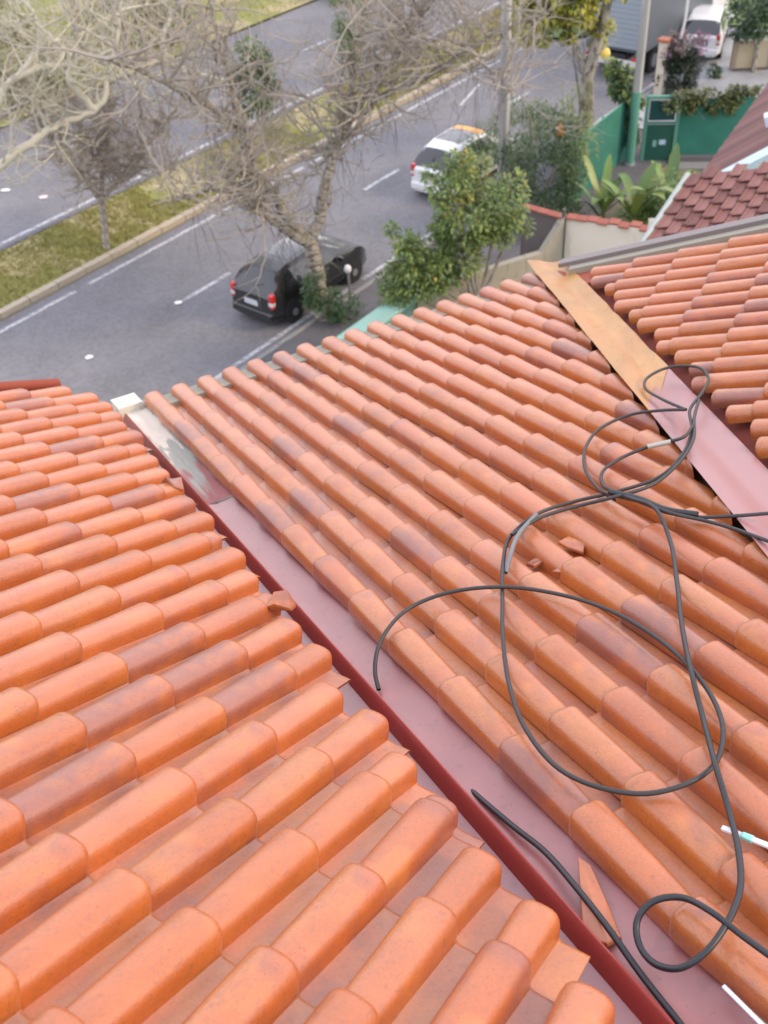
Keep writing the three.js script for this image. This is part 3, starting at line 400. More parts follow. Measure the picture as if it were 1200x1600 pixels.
{ // box truck seen from behind: roller door of separate slats
  const t = thing('box_truck', 'grey box truck with a ribbed roller door at the far end of the street', 'truck', rd(37.4, -18.5), TH);
  const grey = std(lin(0.32, 0.37, 0.42), 0.45, { metalness: 0.3 }), dark = std(lin(0.13, 0.15, 0.175), 0.5, { metalness: 0.3 });
  part('cargo_box', box(6, 2.55, 2.42, 3.06, 0.95, 0, 0.14), dark, t);
  for (let k = 0; k < 13; k++) part('door_slat', box(0.03, 0.162, 2.02, 0.035, 1.12 + k * 0.172, 0, 0.012), grey, t);
  part('door_frame', mergeGeometries([box(0.06, 2.42, 0.14, 0.03, 1.0, 1.1, 0.02), box(0.06, 2.42, 0.14, 0.03, 1.0, -1.1, 0.02), box(0.06, 0.12, 2.3, 0.032, 3.34, 0, 0.02)]), dark, t);
  part('rear_bumper', box(0.12, 0.22, 2.3, 0.0, 0.5, 0, 0.03), std(lin(0.6, 0.6, 0.58), 0.6), t);
  part('chassis', box(7.4, 0.22, 0.9, 3.8, 0.66, 0), M.blackTrim, t); part('cab', box(1.7, 2.2, 2.2, 7.2, 0.55, 0, 0.16), std(lin(0.6, 0.6, 0.62), 0.4), t);
  for (const x of [1.3, 7.0]) for (const s of [1, -1]) { const g = new THREE.CylinderGeometry(0.45, 0.45, 0.28, 24); g.rotateX(Math.PI / 2); g.translate(x, 0.45, s * 0.95); const w = part('wheel', g, M.tyre, t); const r = new THREE.CylinderGeometry(0.24, 0.24, 0.02, 18); r.rotateX(Math.PI / 2); r.translate(x, 0.45, s * 1.1); part('rim', r, M.rim, w); }
  for (const s of [1, -1]) part('tail_light', box(0.05, 0.12, 0.3, -0.05, 0.74, s * 0.95, 0.015), M.tail, t);
}
// ---------------------------------------------------------------- walls, fence, gate, poles
function wallPoly(pts, thick, mat, name, label, category) { // vertical wall: pts = [x,y,z] outline along one vertical plane
  const a = V(...pts[0]), far = pts.reduce((m, p) => V(p[0], 0, p[2]).distanceTo(V(a.x, 0, a.z)) > V(m[0], 0, m[2]).distanceTo(V(a.x, 0, a.z)) ? p : m, pts[0]), d = V(far[0] - a.x, 0, far[2] - a.z).normalize();
  const s = new THREE.Shape(pts.map(p => new THREE.Vector2((p[0] - a.x) * d.x + (p[2] - a.z) * d.z, p[1]))), g = new THREE.ExtrudeGeometry(s, { depth: thick, bevelEnabled: true, bevelSize: 0.01, bevelThickness: 0.01, bevelSegments: 1 });
  const t = thing(name, label, category, [a.x, 0, a.z], Math.atan2(-d.z, d.x)); part('wall_face', g, mat, t); return t;
}
const copingClay = [std(lin(0.36, 0.12, 0.085), 0.85, { map: plasterTex }), std(lin(0.32, 0.105, 0.08), 0.85, { map: plasterTex })];
{ // cream wall with a terracotta coping, pipe at its corner, left end darkened with painted shade
  const c = V(4.68, 0, -22.52), e = V(6.75, 0, -21.49), t = thing('boundary_wall', 'cream plastered wall with a terracotta coping beyond the roof corner', 'wall', [4.68, 0, -22.52], Math.atan2(-(e.z - c.z), e.x - c.x)), len = Math.hypot(e.x - c.x, e.z - c.z);
  part('wall_face', box(len, 3.1, 0.16, len / 2, 0, -0.08), std(lin(0.86, 0.80, 0.72), 0.92, { map: plasterTex }), t);
  for (let k = 0; k < 10; k++) { const m = part('coping_tile', box(0.242, 0.045, 0.28, 0.12 + k * 0.245, 3.1, -0.08, 0.012), copingClay[k % 2], t); m.rotation.x = 0.03 * Math.sin(k * 3); }
  const g = new THREE.CylinderGeometry(0.045, 0.045, 3.35, 10); g.translate(-0.05, 1.67, 0.05); part('drain_pipe', g, std(lin(0.11, 0.12, 0.11), 0.6), t);
}
{ const c = V(4.68, 0, -22.52), e = V(3.8, 0, -23.3), t = thing('boundary_wall', 'wall end with shade in its dark colour under a red coping behind the yellow-green shrub', 'wall', [c.x, 0, c.z], Math.atan2(-(e.z - c.z), e.x - c.x));
  part('wall_face', box(1.15, 3.1, 0.14, 0.6, 0, 0), std(lin(0.17, 0.15, 0.155), 0.95, { map: plasterTex }), t); for (let k = 0; k < 5; k++) part('coping_tile', box(0.236, 0.045, 0.24, 0.15 + k * 0.24, 3.1, 0, 0.012), copingClay[k % 2], t); }  // dark face colour carries the shade below the coping
wallPoly([[4.62, 0, -22.45], [4.62, 3.17, -22.45], [4.1, 2.42, -22.62], [3.75, 2.42, -22.4], [1.1, 2.36, -20.9], [1.1, 0, -20.9]].map(p => [p[0], p[1], lerp(-20.9, -22.45, (p[0] - 1.1) / 3.52)]), 0.15, M.beige, 'boundary_wall', 'grey-beige rendered garden wall with a stepped top behind the shrub trunk', 'wall');
{ // front garden wall with sea-green coping
  const t = thing('garden_wall', 'front garden wall with a sea-green coping above the pavement', 'wall', rd(13.5, -12.72), TH); part('wall_face', box(6.6, 2.25, 0.2, 0, 0, 0), std(lin(0.16, 0.30, 0.27), 0.85, { map: plasterTex }), t); part('coping', box(6.7, 0.1, 0.5, 0, 2.25, 0.02, 0.03), std(lin(0.24, 0.42, 0.38), 0.75, { map: plasterTex }), t); }
M.green = std(lin(0.030, 0.165, 0.115), 0.75); M.greenPost = std(lin(0.10, 0.28, 0.21), 0.6);
const clothTex = tex(256, (x, y, i, j) => { const a = nz(x, y, 4, 5), w = ((i >> 1) + (j >> 1)) % 2 ? 0.88 : 1.0; const v = (0.86 + 0.4 * (a - 0.5)) * w; return [v, v, v]; });
M.cloth = std(lin(0.036, 0.205, 0.150), 0.85, { map: clothTex, side: THREE.DoubleSide });
function clothPanel(w, h, seed) { const g = new THREE.PlaneGeometry(w, h, 14, 8), p = g.attributes.position, f = noiseFn(seed); for (let k = 0; k < p.count; k++) p.setZ(k, 0.05 * (f(p.getX(k) / 6 + 0.5, p.getY(k) / 6 + 0.5, 8, 3) - 0.5)); g.translate(w / 2, h / 2, 0); const uv = g.attributes.uv; for (let k = 0; k < uv.count; k++) uv.setXY(k, uv.getX(k) * w / 2, uv.getY(k) * h / 2); g.computeVertexNormals(); return g; }
{ const t = thing('fence', 'green cloth-covered fence running beside the pavement towards the pole', 'fence', rd(26.4, -14.15), TH + 0.065); for (let k = 0; k < 2; k++) { const m = part('fence_panel', clothPanel(2.3, 1.95, 30 + k), M.cloth, t); m.position.set(k * 2.32, 0.08, 0); } for (let k = 0; k < 3; k++) { const g = new THREE.CylinderGeometry(0.04, 0.04, 2.1, 8); g.translate(k * 2.32, 1.05, -0.05); part('fence_post', g, M.greenPost, t); } const g = new THREE.CylinderGeometry(0.025, 0.025, 4.64, 8); g.rotateZ(Math.PI / 2); g.translate(2.32, 2.04, -0.02); part('top_rail', g, M.greenPost, t); }
{ const t = thing('gate_wall', 'green wall and doorway with a hedge growing along its top', 'gate', [9.05, 0, -32.5], -0.16);
  part('wall_panel', clothPanel(3.3, 1.95, 41), M.cloth, t).position.set(1.0, 0.12, 0); part('plinth', box(3.4, 0.28, 0.2, 2.6, 0, 0.05, 0.02), std(lin(0.13, 0.12, 0.125), 0.9), t); part('plinth_step', box(3.2, 0.12, 0.5, 2.7, 0, 0.4, 0.02), std(lin(0.24, 0.23, 0.23), 0.9), t);
  for (const x of [0.02, 0.98]) part('gate_post', box(0.11, 2.06, 0.11, x, 0, 0, 0.015), M.greenPost, t); part('lintel', box(1.07, 0.1, 0.12, 0.5, 2.06, 0, 0.015), M.greenPost, t);
  const dg = part('gate_door', box(0.84, 1.15, 0.05, 0.5, 0.1, -0.02, 0.01), std(lin(0.012, 0.085, 0.06), 0.7), t); part('upper_panel', box(0.80, 0.62, 0.04, 0.5, 1.38, -0.03, 0.01), std(lin(0.012, 0.065, 0.075), 0.4), dg); part('door_bar', box(0.88, 0.06, 0.07, 0.5, 1.28, -0.01, 0.01), M.green, dg); part('notice', box(0.2, 0.16, 0.012, 0.6, 0.62, 0.02), std(lin(0.45, 0.6, 0.75), 0.6), dg); part('notice_paper', box(0.12, 0.2, 0.012, 0.36, 0.56, 0.02), std(lin(0.2, 0.42, 0.36), 0.6), dg);
}
const poleTex = tex(128, (x, y) => { const a = nz(x, y, 6, 5), b = smooth(0.55, 0.7, nz2(x, y, 5, 3)); const v = 0.40 + 0.16 * (a - 0.5) - 0.10 * b; return [v, v, v * 0.97]; });
M.pole = std(0xffffff, 0.9, { map: poleTex });
function pole(label, x, z, h, r0, r1, extra) { const t = thing('utility_pole', label, 'pole', [x, 0, z]); const g = new THREE.CylinderGeometry(r1, r0, h, 14, 6); g.translate(0, h / 2, 0); part('shaft', g, M.pole, t); part('crossarm', box(1.6, 0.09, 0.09, 0, h - 0.6, 0), M.pole, t); if (extra) extra(t); return t; }
pole('thick concrete utility pole rising out of the shrubs by the road', 4.12, -29.2, 9.5, 0.165, 0.115, t => { for (const y of [4.3, 7.2]) { const g = new THREE.CylinderGeometry(0.16, 0.16, 0.1, 14); g.translate(0, y, 0); part('band', g, std(lin(0.18, 0.18, 0.18), 0.7), t); } });
pole('concrete utility pole with a green lower half beside the green gate', 8.62, -32.25, 9, 0.14, 0.105, t => { const g = new THREE.CylinderGeometry(0.138, 0.146, 2.3, 14); g.translate(0, 1.25, 0); part('painted_sleeve', g, M.greenPost, t); const f = new THREE.CylinderGeometry(0.17, 0.18, 0.16, 14); f.translate(0, 0.1, 0); part('footing', f, M.paleConcrete, t); });
{ const t = thing('sign_post', 'thin pale metal post curving beside the grey truck', 'post', rd(36.6, -16.0)); const s = new TubeSet().add([V(0, 0, 0), V(0.1, 1.2, 0), V(0.42, 1.9, 0), V(0.5, 2.6, 0), V(0.5, 5.5, 0)], [0.05, 0.05, 0.05, 0.05, 0.05], 8); part('post', s.geo(), std(lin(0.6, 0.6, 0.6), 0.6), t); }
{ const t = thing('bollard', 'thin grey post with a white round head beside the black car', 'bollard', [-0.5, 0, -24.35]); const g = new THREE.CylinderGeometry(0.035, 0.04, 1.15, 10); g.translate(0, 0.6, 0); part('post', g, std(lin(0.2, 0.2, 0.21), 0.6), t); const b = new THREE.SphereGeometry(0.095, 16, 12); b.scale(1, 1.25, 1); b.translate(0, 1.24, 0); part('head', b, std(lin(0.72, 0.72, 0.72), 0.5), t); }
{ const t = thing('gate_pillar', 'cream gate pillar with a small tiled cap left of the flowering hedge', 'pillar', rd(36.5, -16.1), TH); part('shaft', box(0.3, 1.9, 0.3, 0, 0, 0, 0.02), M.cream, t); part('cap', box(0.42, 0.12, 0.42, 0, 1.9, 0, 0.03), clay[7], t); }
{ const t = thing('boundary_wall', 'low beige wall in sections behind the round dark tree', 'wall', [14.35, 0, -40.3], -0.06); for (let k = 0; k < 5; k++) part('wall_section', box(1.28, 1.1, 0.16, 0.65 + k * 1.36, 0, 0, 0.015), std(lin(0.44, 0.38, 0.27), 0.95, { map: plasterTex }), t); for (let k = 0; k < 6; k++) part('wall_pier', box(0.16, 1.2, 0.24, -0.03 + k * 1.36, 0, 0, 0.015), std(lin(0.30, 0.24, 0.17), 0.95), t); part('base_course', box(6.9, 0.14, 0.26, 3.4, 0, 0.05), std(lin(0.11, 0.09, 0.08), 0.9), t); }
{ const t = thing('far_house', 'pale far house wall closing the view at the top right corner', 'house', [16.5, 0, -56], 0.1); part('wall', box(16, 3.4, 0.3, 0, 0, 0), std(lin(0.78, 0.80, 0.80), 0.9, { map: plasterTex }), t); part('base', box(16, 0.3, 0.4, 0, 0, 0.05), M.concrete, t); part('roof', box(16.6, 0.3, 3, 0, 3.4, -1, 0.05), clay[7], t); for (const x of [-5.2, -1.4, 2.6, 6]) { const w = part('window', box(1.1, 1.1, 0.06, x, 1.7, 0.16), M.glassDark, t); part('frame', mergeGeometries([box(1.26, 0.08, 0.1, x, 1.62, 0.17), box(1.26, 0.08, 0.1, x, 2.8, 0.17), box(0.07, 1.1, 0.08, x, 1.7, 0.17)]), M.cream, w); } }
struct('lawn', (() => { const g = new THREE.PlaneGeometry(26, 8); g.rotateX(-Math.PI / 2); return g; })(), std(lin(0.13, 0.19, 0.07), 1, { map: null }), [20, 0.1, -49.5]);
// neighbouring lower roofs behind the right wing
const brownClay = [0, 1, 2].map(v => std([lin(0.20, 0.088, 0.08), lin(0.155, 0.07, 0.066), lin(0.225, 0.108, 0.10)][v], 0.8, { map: plasterTex, side: THREE.DoubleSide }));
{ // brown roof of flat interlocking tiles
  const O = V(4.95, 5.93, -16.25), X = V(1, 0, -0.03).normalize(), Zu = V(0.575, 0.256, -0.777).normalize(), t = thing('neighbour_house', 'neighbouring house with a weathered brown tiled roof just beyond the parapet', 'house', [O.x, 0, O.z]);
  const Y = Zu.clone().cross(X).negate(); if (Y.y < 0) Y.negate(); const q = new THREE.Quaternion().setFromRotationMatrix(new THREE.Matrix4().makeBasis(X, Y, X.clone().cross(Y))), at = (a, b, c) => V(0, O.y, 0).addScaledVector(X, a).addScaledVector(Zu, b).addScaledVector(Y, c), rr = rng(8);
  const cs = [at(-0.02, -0.62, -0.03), at(5.1, -0.62, -0.03), at(5.1, 1.4, -0.03), at(-0.02, 1.4, -0.03)], deck = part('roof', geoFrom(cs.flatMap(p => p.toArray()), [0, 1, 2, 0, 2, 3]), M.wood, t), aq = q.clone();
  const g = mergeGeometries([box(0.218, 0.03, 0.325, 0, 0, 0, 0.008), box(0.05, 0.04, 0.325, -0.085, 0.012, 0, 0.01)]); { const pp = g.attributes.position, sk = Zu.dot(X) / Math.sqrt(1 - Zu.dot(X) ** 2); for (let k = 0; k < pp.count; k++) pp.setX(k, pp.getX(k) - pp.getZ(k) * sk); g.computeVertexNormals(); }
  for (let r = -1; r < 4; r++) for (let c = 0; c < 21; c++) { const m = part('roof_tile', g, brownClay[Math.floor(rr() * 3)], deck); m.position.copy(at(0.12 + c * 0.235, r * 0.385 + (c % 2) * 0.19, 0.02 + (rr() - 0.5) * 0.01)); m.quaternion.copy(aq).multiply(new THREE.Quaternion().setFromEuler(new THREE.Euler(-0.13, 0, (rr() - 0.5) * 0.03))); }
  const s = new TubeSet().add([at(-0.06, -0.6, 0.03), at(-0.06, 1.35, 0.03)], [0.05, 0.05], 10); part('verge_trim', s.geo(), std(lin(0.33, 0.37, 0.36), 0.6), t);
  part('wall', box(4.6, 5.4, 1.6, 2.5, 0, -0.5), M.cream, t);
}
{ // steeper brown gable with pale blue barge board and green wall
  const t = thing('neighbour_house', 'farther house with a plain brown roof slope and pale blue barge board', 'house', [7.2, 0, -19.9]);
  const P = (px, py, pz) => V(px - 7.2, py, pz + 19.9), quad = (a, b, c, d) => geoFrom([...a.toArray(), ...b.toArray(), ...c.toArray(), ...d.toArray()], [0, 1, 2, 0, 2, 3], [0, 0, 1, 0, 1, 1, 0, 1]);
  const e0 = P(6.45, 4.95, -19.5), e1 = P(9.9, 4.95, -25.2), r0 = P(8.15, 6.25, -18.85), r1 = P(11.6, 6.25, -24.6);
  const rows = 16, roof = part('roof', quad(e0.clone().add(V(0, -0.08, 0)), r0.clone().add(V(0, -0.08, 0)), r1.clone().add(V(0, -0.08, 0)), e1.clone().add(V(0, -0.08, 0))), M.wood, t);
  for (let k = 0; k < rows; k++) { const a = e0.clone().lerp(e1, k / rows), b = e0.clone().lerp(e1, (k + 0.97) / rows), c = r0.clone().lerp(r1, (k + 0.97) / rows), d = r0.clone().lerp(r1, k / rows), m = a.clone().lerp(b, 0.5).add(V(0, 0.035, 0)), mm = d.clone().lerp(c, 0.5).add(V(0, 0.035, 0)); part('tile_course', geoFrom([...a.toArray(), ...m.toArray(), ...b.toArray(), ...d.toArray(), ...mm.toArray(), ...c.toArray()], [0, 3, 1, 1, 3, 4, 1, 4, 2, 2, 4, 5]), brownClay[k % 3], roof); }
  const bb = (a, b, w, h, name, mat) => { const d = b.clone().sub(a), g = new THREE.BoxGeometry(d.length(), h, w); g.applyQuaternion(new THREE.Quaternion().setFromUnitVectors(V(1, 0, 0), d.clone().normalize())); const c = a.clone().lerp(b, 0.5); g.translate(c.x, c.y, c.z); return part(name, g, mat, t); };
  bb(e0.clone().add(V(0.05, 0.02, 0.12)), r0.clone().add(V(0.2, 0.06, 0.12)), 0.3, 0.16, 'barge_board', std(lin(0.55, 0.68, 0.72), 0.6));
  bb(P(8.0, 6.0, -20.2), P(9.9, 6.75, -19.6), 0.22, 0.2, 'gutter_trim', std(lin(0.6, 0.68, 0.76), 0.5));
  part('gable_wall', geoFrom([...e0.clone().add(V(0.3, -0.2, 0.1)).toArray(), ...r0.clone().add(V(0.3, -0.25, 0.1)).toArray(), ...P(9.2, 3, -18.6).toArray(), ...P(6.9, 3, -19.4).toArray()], [0, 1, 2, 0, 2, 3]), std(lin(0.07, 0.17, 0.12), 0.85, { side: THREE.DoubleSide }), t);
  part('wall', box(2.4, 4.2, 2.4, 3.0, 0, -1.4), M.cream, t);
}
// ---------------------------------------------------------------- trees and plants
const barkTex = tex(256, (x, y) => { const a = nz(x, y, 4, 5), b = smooth(0.48, 0.58, nz2(x, y, 8, 4)), c = smooth(0.55, 0.65, nz2(y, x, 5, 4)); const p = [0.42, 0.38, 0.33], d = [0.16, 0.125, 0.105], m = [0.27, 0.27, 0.19]; return p.map((v, k) => lerp(lerp(v, d[k], b), m[k], c * 0.5) * (0.85 + 0.4 * (a - 0.4))); });
M.bark = std(0xffffff, 0.95, { map: barkTex });
M.twig = std(lin(0.38, 0.34, 0.295), 0.95); M.twigPale = std(lin(0.50, 0.475, 0.385), 0.95); M.twigDark = std(lin(0.12, 0.085, 0.07), 0.95);
function bareTree(name, label, T, o) {
  const r = rng(o.seed), base = V(T.trunk[0][0], 0, T.trunk[0][2]), t = thing(name, label, 'tree', [base.x, 0, base.z]);
  const loc = p => V(p[0] - base.x, p[1], p[2] - base.z);
  const curve = pts => { const c = new THREE.CatmullRomCurve3(pts, false, 'centripetal'), n = Math.max(6, pts.length * 4); return c.getPoints(n); };
  const knot = (pts, a) => pts.map((p, k) => k && k < pts.length - 1 ? p.clone().add(V((r() - 0.5) * a, (r() - 0.5) * a, (r() - 0.5) * a)) : p);
  const tp = curve([V(0, -0.1, 0), ...T.trunk.map(loc)]), tb = new TubeSet(); tb.add(knot(tp, o.r0 * 0.2), tp.map((_, k) => lerp(o.r0 * (k ? 1 : 1.5), o.r0 * 0.72, k / tp.length)), 10); part('trunk', tb.geo(), M.bark, t);
  const fine = new TubeSet(), drop = new TubeSet();
  const twig = (p, d, len, rad, depth, droop) => {
    const pts = [p.clone()], rs = [rad], n = depth > 1 ? 5 : 4; let q = p.clone(), v = d.clone();
    for (let k = 1; k <= n; k++) { v.add(V((r() - 0.5) * 0.55, (r() - 0.5) * 0.45 + droop, (r() - 0.5) * 0.55)).normalize(); q = q.clone().addScaledVector(v, len / n); pts.push(q); rs.push(rad * (1 - 0.8 * k / n)); }
    (droop < -0.2 ? drop : fine).add(pts, rs, depth > 1 ? 4 : 3);
    if (depth > 0) { const c = depth > 1 ? o.kids : 3; for (let k = 0; k < c; k++) { const i = 1 + Math.floor(r() * n); const nd = v.clone().add(V((r() - 0.5) * 1.7, (r() - 0.35) * 1.2, (r() - 0.5) * 1.7)).normalize(); twig(pts[i], nd, len * (0.45 + r() * 0.35), Math.max(o.minR, rad * 0.5), depth - 1, droop); } }
  };
  T.limbs.forEach((L, li) => {
    const pts = knot(curve(L.map(loc)), o.r0 * 0.35), lr = o.r0 * (o.lr[li] || 0.4), tb = new TubeSet(); tb.add(pts, pts.map((_, k) => lerp(lr, lr * 0.22, k / (pts.length - 1))), 8); part('limb', tb.geo(), li % 3 === 2 ? M.bark : o.limbMat, t);
    for (let k = 2; k < pts.length; k++) for (let m = 0; m < o.per; m++) { if (k / pts.length < o.bareTo && r() < 0.85) continue; const d = V((r() - 0.5) * 2, r() * 1.3 - 0.35, (r() - 0.5) * 2).normalize(); twig(pts[k], d, o.len * (0.5 + r()), lr * 0.26 + o.minR, 2, 0.02); }
    if (o.droop) for (let k = 3; k < pts.length; k++) if (r() < o.droop) twig(pts[k], V((r() - 0.5), -0.7, (r() - 0.5)).normalize(), o.len * (0.5 + r() * 0.9), o.minR * 1.2, 1, -0.35);
  });
  part('twigs', fine.geo(), o.twigMat, t, 'stuff'); if (o.droop) part('hanging_twigs', drop.geo(), o.dropMat || M.twigDark, t, 'stuff'); return t;
}
bareTree('bare_tree', 'tall bare tree with a mottled forked trunk beside the black car', BARE.near, { seed: 3, r0: 0.25, lr: [0.62, 0.6, 0.5, 0.34, 0.36, 0.36, 0.3, 0.25], limbMat: M.bark, twigMat: M.twig, per: 3, len: 1.25, kids: 3, minR: 0.007, bareTo: 0.3, droop: 0.75 });
bareTree('bare_tree', 'small bare tree with a dense pale crown standing on the grass median', BARE.median, { seed: 11, r0: 0.13, lr: [0.6, 0.6, 0.6, 0.4, 0.4], limbMat: M.bark, twigMat: M.twig, per: 4, len: 0.85, kids: 4, minR: 0.009, bareTo: 0.12 });
bareTree('bare_tree', 'bare tree with thick pale branches reaching in from the left edge', BARE.left, { seed: 19, r0: 0.26, lr: [0.56, 0.4, 0.3, 0.52, 0.38, 0.36, 0.36, 0.36, 0.36], limbMat: M.twigPale, twigMat: M.twigPale, per: 1, len: 1.1, kids: 3, minR: 0.009, bareTo: 0.15 });
function farBare(label, u, n, h, seed, mat, r0 = 0.16) { // grown without guides
  const r = rng(seed), [x, , z] = rd(u, n), fork = h * (0.28 + r() * 0.1), L = [], c = 6; const trunk = [[x, 0, z], [x + (r() - 0.5) * 0.3, fork * 0.5, z], [x + (r() - 0.5) * 0.4, fork, z + (r() - 0.5) * 0.3]], top = trunk[2];
  for (let k = 0; k < c; k++) { const a = k / c * 6.28 + r(), s = h * (0.22 + r() * 0.22), p1 = [top[0] + Math.cos(a) * s * 0.35, fork + h * 0.2, top[2] + Math.sin(a) * s * 0.35]; L.push([top, p1, [top[0] + Math.cos(a) * s * 0.8, fork + h * (0.36 + r() * 0.08), top[2] + Math.sin(a) * s * 0.8], [top[0] + Math.cos(a + 0.3) * s * 1.25, fork + h * (0.5 + r() * 0.2), top[2] + Math.sin(a + 0.3) * s * 1.25]]); }
  return bareTree('bare_tree', label, { trunk, limbs: L }, { seed: seed + 1, r0, lr: [0.5, 0.5, 0.45, 0.45, 0.4, 0.4], limbMat: mat, twigMat: mat, per: 2, len: h * 0.17, kids: 3, minR: 0.011, bareTo: 0.1 });
}
farBare('bare mossy tree on the far verge at the top left corner', 31, -42, 7.5, 61, M.twigPale, 0.2);
farBare('brown-trunked bare tree at the top edge left of centre', 36, -40.5, 6.5, 67, M.twig, 0.24);
farBare('low bare tree on the far verge at the left edge', 23, -38.2, 4.2, 71, M.twigPale);
farBare('bare roadside tree in the middle of the far verge', 30, -37.6, 4.6, 73, M.twigPale);
farBare('bare tree on the widening median behind the forked tree', 36.5, -28.5, 6.5, 79, M.twigPale, 0.18);
farBare('bare tree at the end of the median near the far crossing', 40.5, -25.2, 6.0, 83, M.twig, 0.16);

// leafy plants: many single leaves spread through a lumpy volume
function leafSet(list) { // list: [pos, dir, size, aspect, colour, bend]
  const P = [], C = [], I = [];
  for (const [p, d, s, asp, c, bend] of list) {
    const side = d.clone().cross(V(0.13, 1, 0.21)).normalize(), up = side.clone().cross(d).normalize(), b = P.length / 3, w = s * asp * 0.5;
    const put = (a, l, h) => { const q = p.clone().addScaledVector(d, l * s).addScaledVector(side, a * w).addScaledVector(up, h * s); P.push(q.x, q.y, q.z); C.push(c.r, c.g, c.b); };
    put(0, 0, 0); put(-1, 0.42, 0.10 + bend * 0.2); put(0, 0.46, bend * 0.3); put(1, 0.42, 0.10 + bend * 0.2); put(0, 1, -bend);
    I.push(b, b + 2, b + 1, b, b + 3, b + 2, b + 1, b + 2, b + 4, b + 2, b + 3, b + 4);
  }
  const g = geoFrom(P, I); g.setAttribute('color', new THREE.Float32BufferAttribute(C, 3)); return g;
}
M.leaf = new THREE.MeshPhysicalMaterial({ vertexColors: true, roughness: 0.55, transmission: 0.25, thickness: 0, side: THREE.DoubleSide });
M.leafFlat = std(0xffffff, 0.65, { vertexColors: true, side: THREE.DoubleSide });
function crown(lobes, N, size, cols, r, o = {}) { // lobes: [x,y,z,rx,ry,rz]
  const out = [], wsum = lobes.reduce((a, l) => a + l[3] * l[4], 0), cl = [];
  for (const l of lobes) { const n = Math.max(3, Math.round((o.clumps || 40) * l[3] * l[4] / wsum)); for (let k = 0; k < n; k++) { const v = V(r() * 2 - 1, r() * 2 - 1, r() * 2 - 1).normalize().multiplyScalar(0.55 + 0.5 * Math.pow(r(), 0.6)); cl.push([V(l[0] + v.x * l[3], l[1] + v.y * l[4], l[2] + v.z * l[5]), v, (o.clump || 0.28) * (0.6 + r() * 0.8), r()]); } }
  for (let k = 0; k < N; k++) { const [c, v, cr, tone] = cl[Math.floor(r() * cl.length)], e = V(r() * 2 - 1, r() * 2 - 1, r() * 2 - 1).normalize().multiplyScalar(cr * Math.pow(r(), 0.45)), p = c.clone().add(e), d = e.clone().normalize().add(v.clone().multiplyScalar(0.5)).add(V((r() - 0.5) * 1.2, (o.lift ?? 0.1) + (r() - 0.6) * 1.2, (r() - 0.5) * 1.2)).normalize(); let a = cols[Math.min(cols.length - 1, Math.floor(Math.pow((tone * 0.6 + r() * 0.4), o.skew || 1) * cols.length))]; const f = 0.8 + r() * 0.4; out.push([p, d, size * (0.6 + r() * 0.8), o.asp || 0.55, new THREE.Color().setRGB(a[0] * f, a[1] * f, a[2] * f), 0.08 + r() * 0.25]); }
  return leafSet(out);
}
function stems(pairs, r0, sides = 6) { const s = new TubeSet(); for (const [a, b] of pairs) { const m = a.clone().lerp(b, 0.5).add(V(0.05, 0.06, -0.04)); s.add([a, m, b], [r0, r0 * 0.7, r0 * 0.3], sides); } return s.geo(); }
function bush(name, label, category, pos, lobes, N, size, cols, seed, o = {}) {
  const r = rng(seed), t = thing(name, label, category, pos); part('crown', crown(lobes, N, size, cols, r, o), M.leaf, t, 'stuff');
  part('trunk', stems([[V(0, -0.05, 0), V(lobes[0][0], lobes[0][1] * 0.8, lobes[0][2])]], o.r0 || 0.07), M.bark, t); if (lobes.length > 1) part('branches', stems(lobes.slice(1).map(l => [V(0, Math.min(o.fork || 1, l[1] * 0.5), 0), V(l[0], l[1], l[2])]), (o.r0 || 0.07) * 0.6), M.bark, t); return t;
}
const YG = [[0.10, 0.16, 0.04], [0.15, 0.22, 0.05], [0.20, 0.27, 0.07], [0.13, 0.20, 0.08], [0.28, 0.32, 0.08], [0.42, 0.31, 0.05]], DG = [[0.025, 0.06, 0.02], [0.04, 0.085, 0.025], [0.055, 0.11, 0.035], [0.03, 0.07, 0.03]], MG = [[0.06, 0.12, 0.03], [0.09, 0.17, 0.035], [0.14, 0.22, 0.05], [0.2, 0.27, 0.06]], YY = [[0.20, 0.22, 0.03], [0.30, 0.31, 0.04], [0.40, 0.38, 0.05], [0.14, 0.18, 0.03]];
// yellow-green shrub in front of the garden wall
bush('garden_shrub', 'big yellow-green shrub leaning over the garden wall by the street', 'shrub', [2.45, 0, -20.9], [[-0.3, 4.05, -0.1, 0.85, 0.65, 0.75], [-1.15, 3.35, 0.1, 0.7, 0.55, 0.6], [0.45, 4.25, -0.2, 0.62, 0.45, 0.6], [-0.6, 4.75, -0.1, 0.55, 0.4, 0.6], [-1.5, 2.85, 0.1, 0.6, 0.4, 0.5], [0.75, 3.9, 0, 0.4, 0.33, 0.5], [-0.55, 3.3, 0.2, 0.6, 0.4, 0.5], [-0.25, 5.05, -0.2, 0.4, 0.3, 0.4], [-1.85, 2.5, 0.1, 0.4, 0.3, 0.4], [-1.55, 3.75, 0.1, 0.4, 0.35, 0.4], [-0.95, 2.75, 0.3, 0.5, 0.3, 0.4]], 12500, 0.10, YG, 201, { clumps: 150, clump: 0.22, asp: 0.6, r0: 0.08, fork: 1.8, skew: 1.3 });
bush('dark_shrub', 'dense dark green shrub around the foot of the thick pole', 'shrub', [5.2, 0, -28.2], [[0, 1.7, 0, 1.0, 1.2, 0.9], [0.5, 1.0, 0.4, 0.7, 0.7, 0.6], [-0.9, 2.0, 0.2, 0.6, 0.8, 0.6], [0.35, 2.6, -0.2, 0.6, 0.7, 0.5]], 6500, 0.13, [...DG, [0.07, 0.13, 0.04]], 211, { clumps: 110, clump: 0.3, asp: 0.28 });
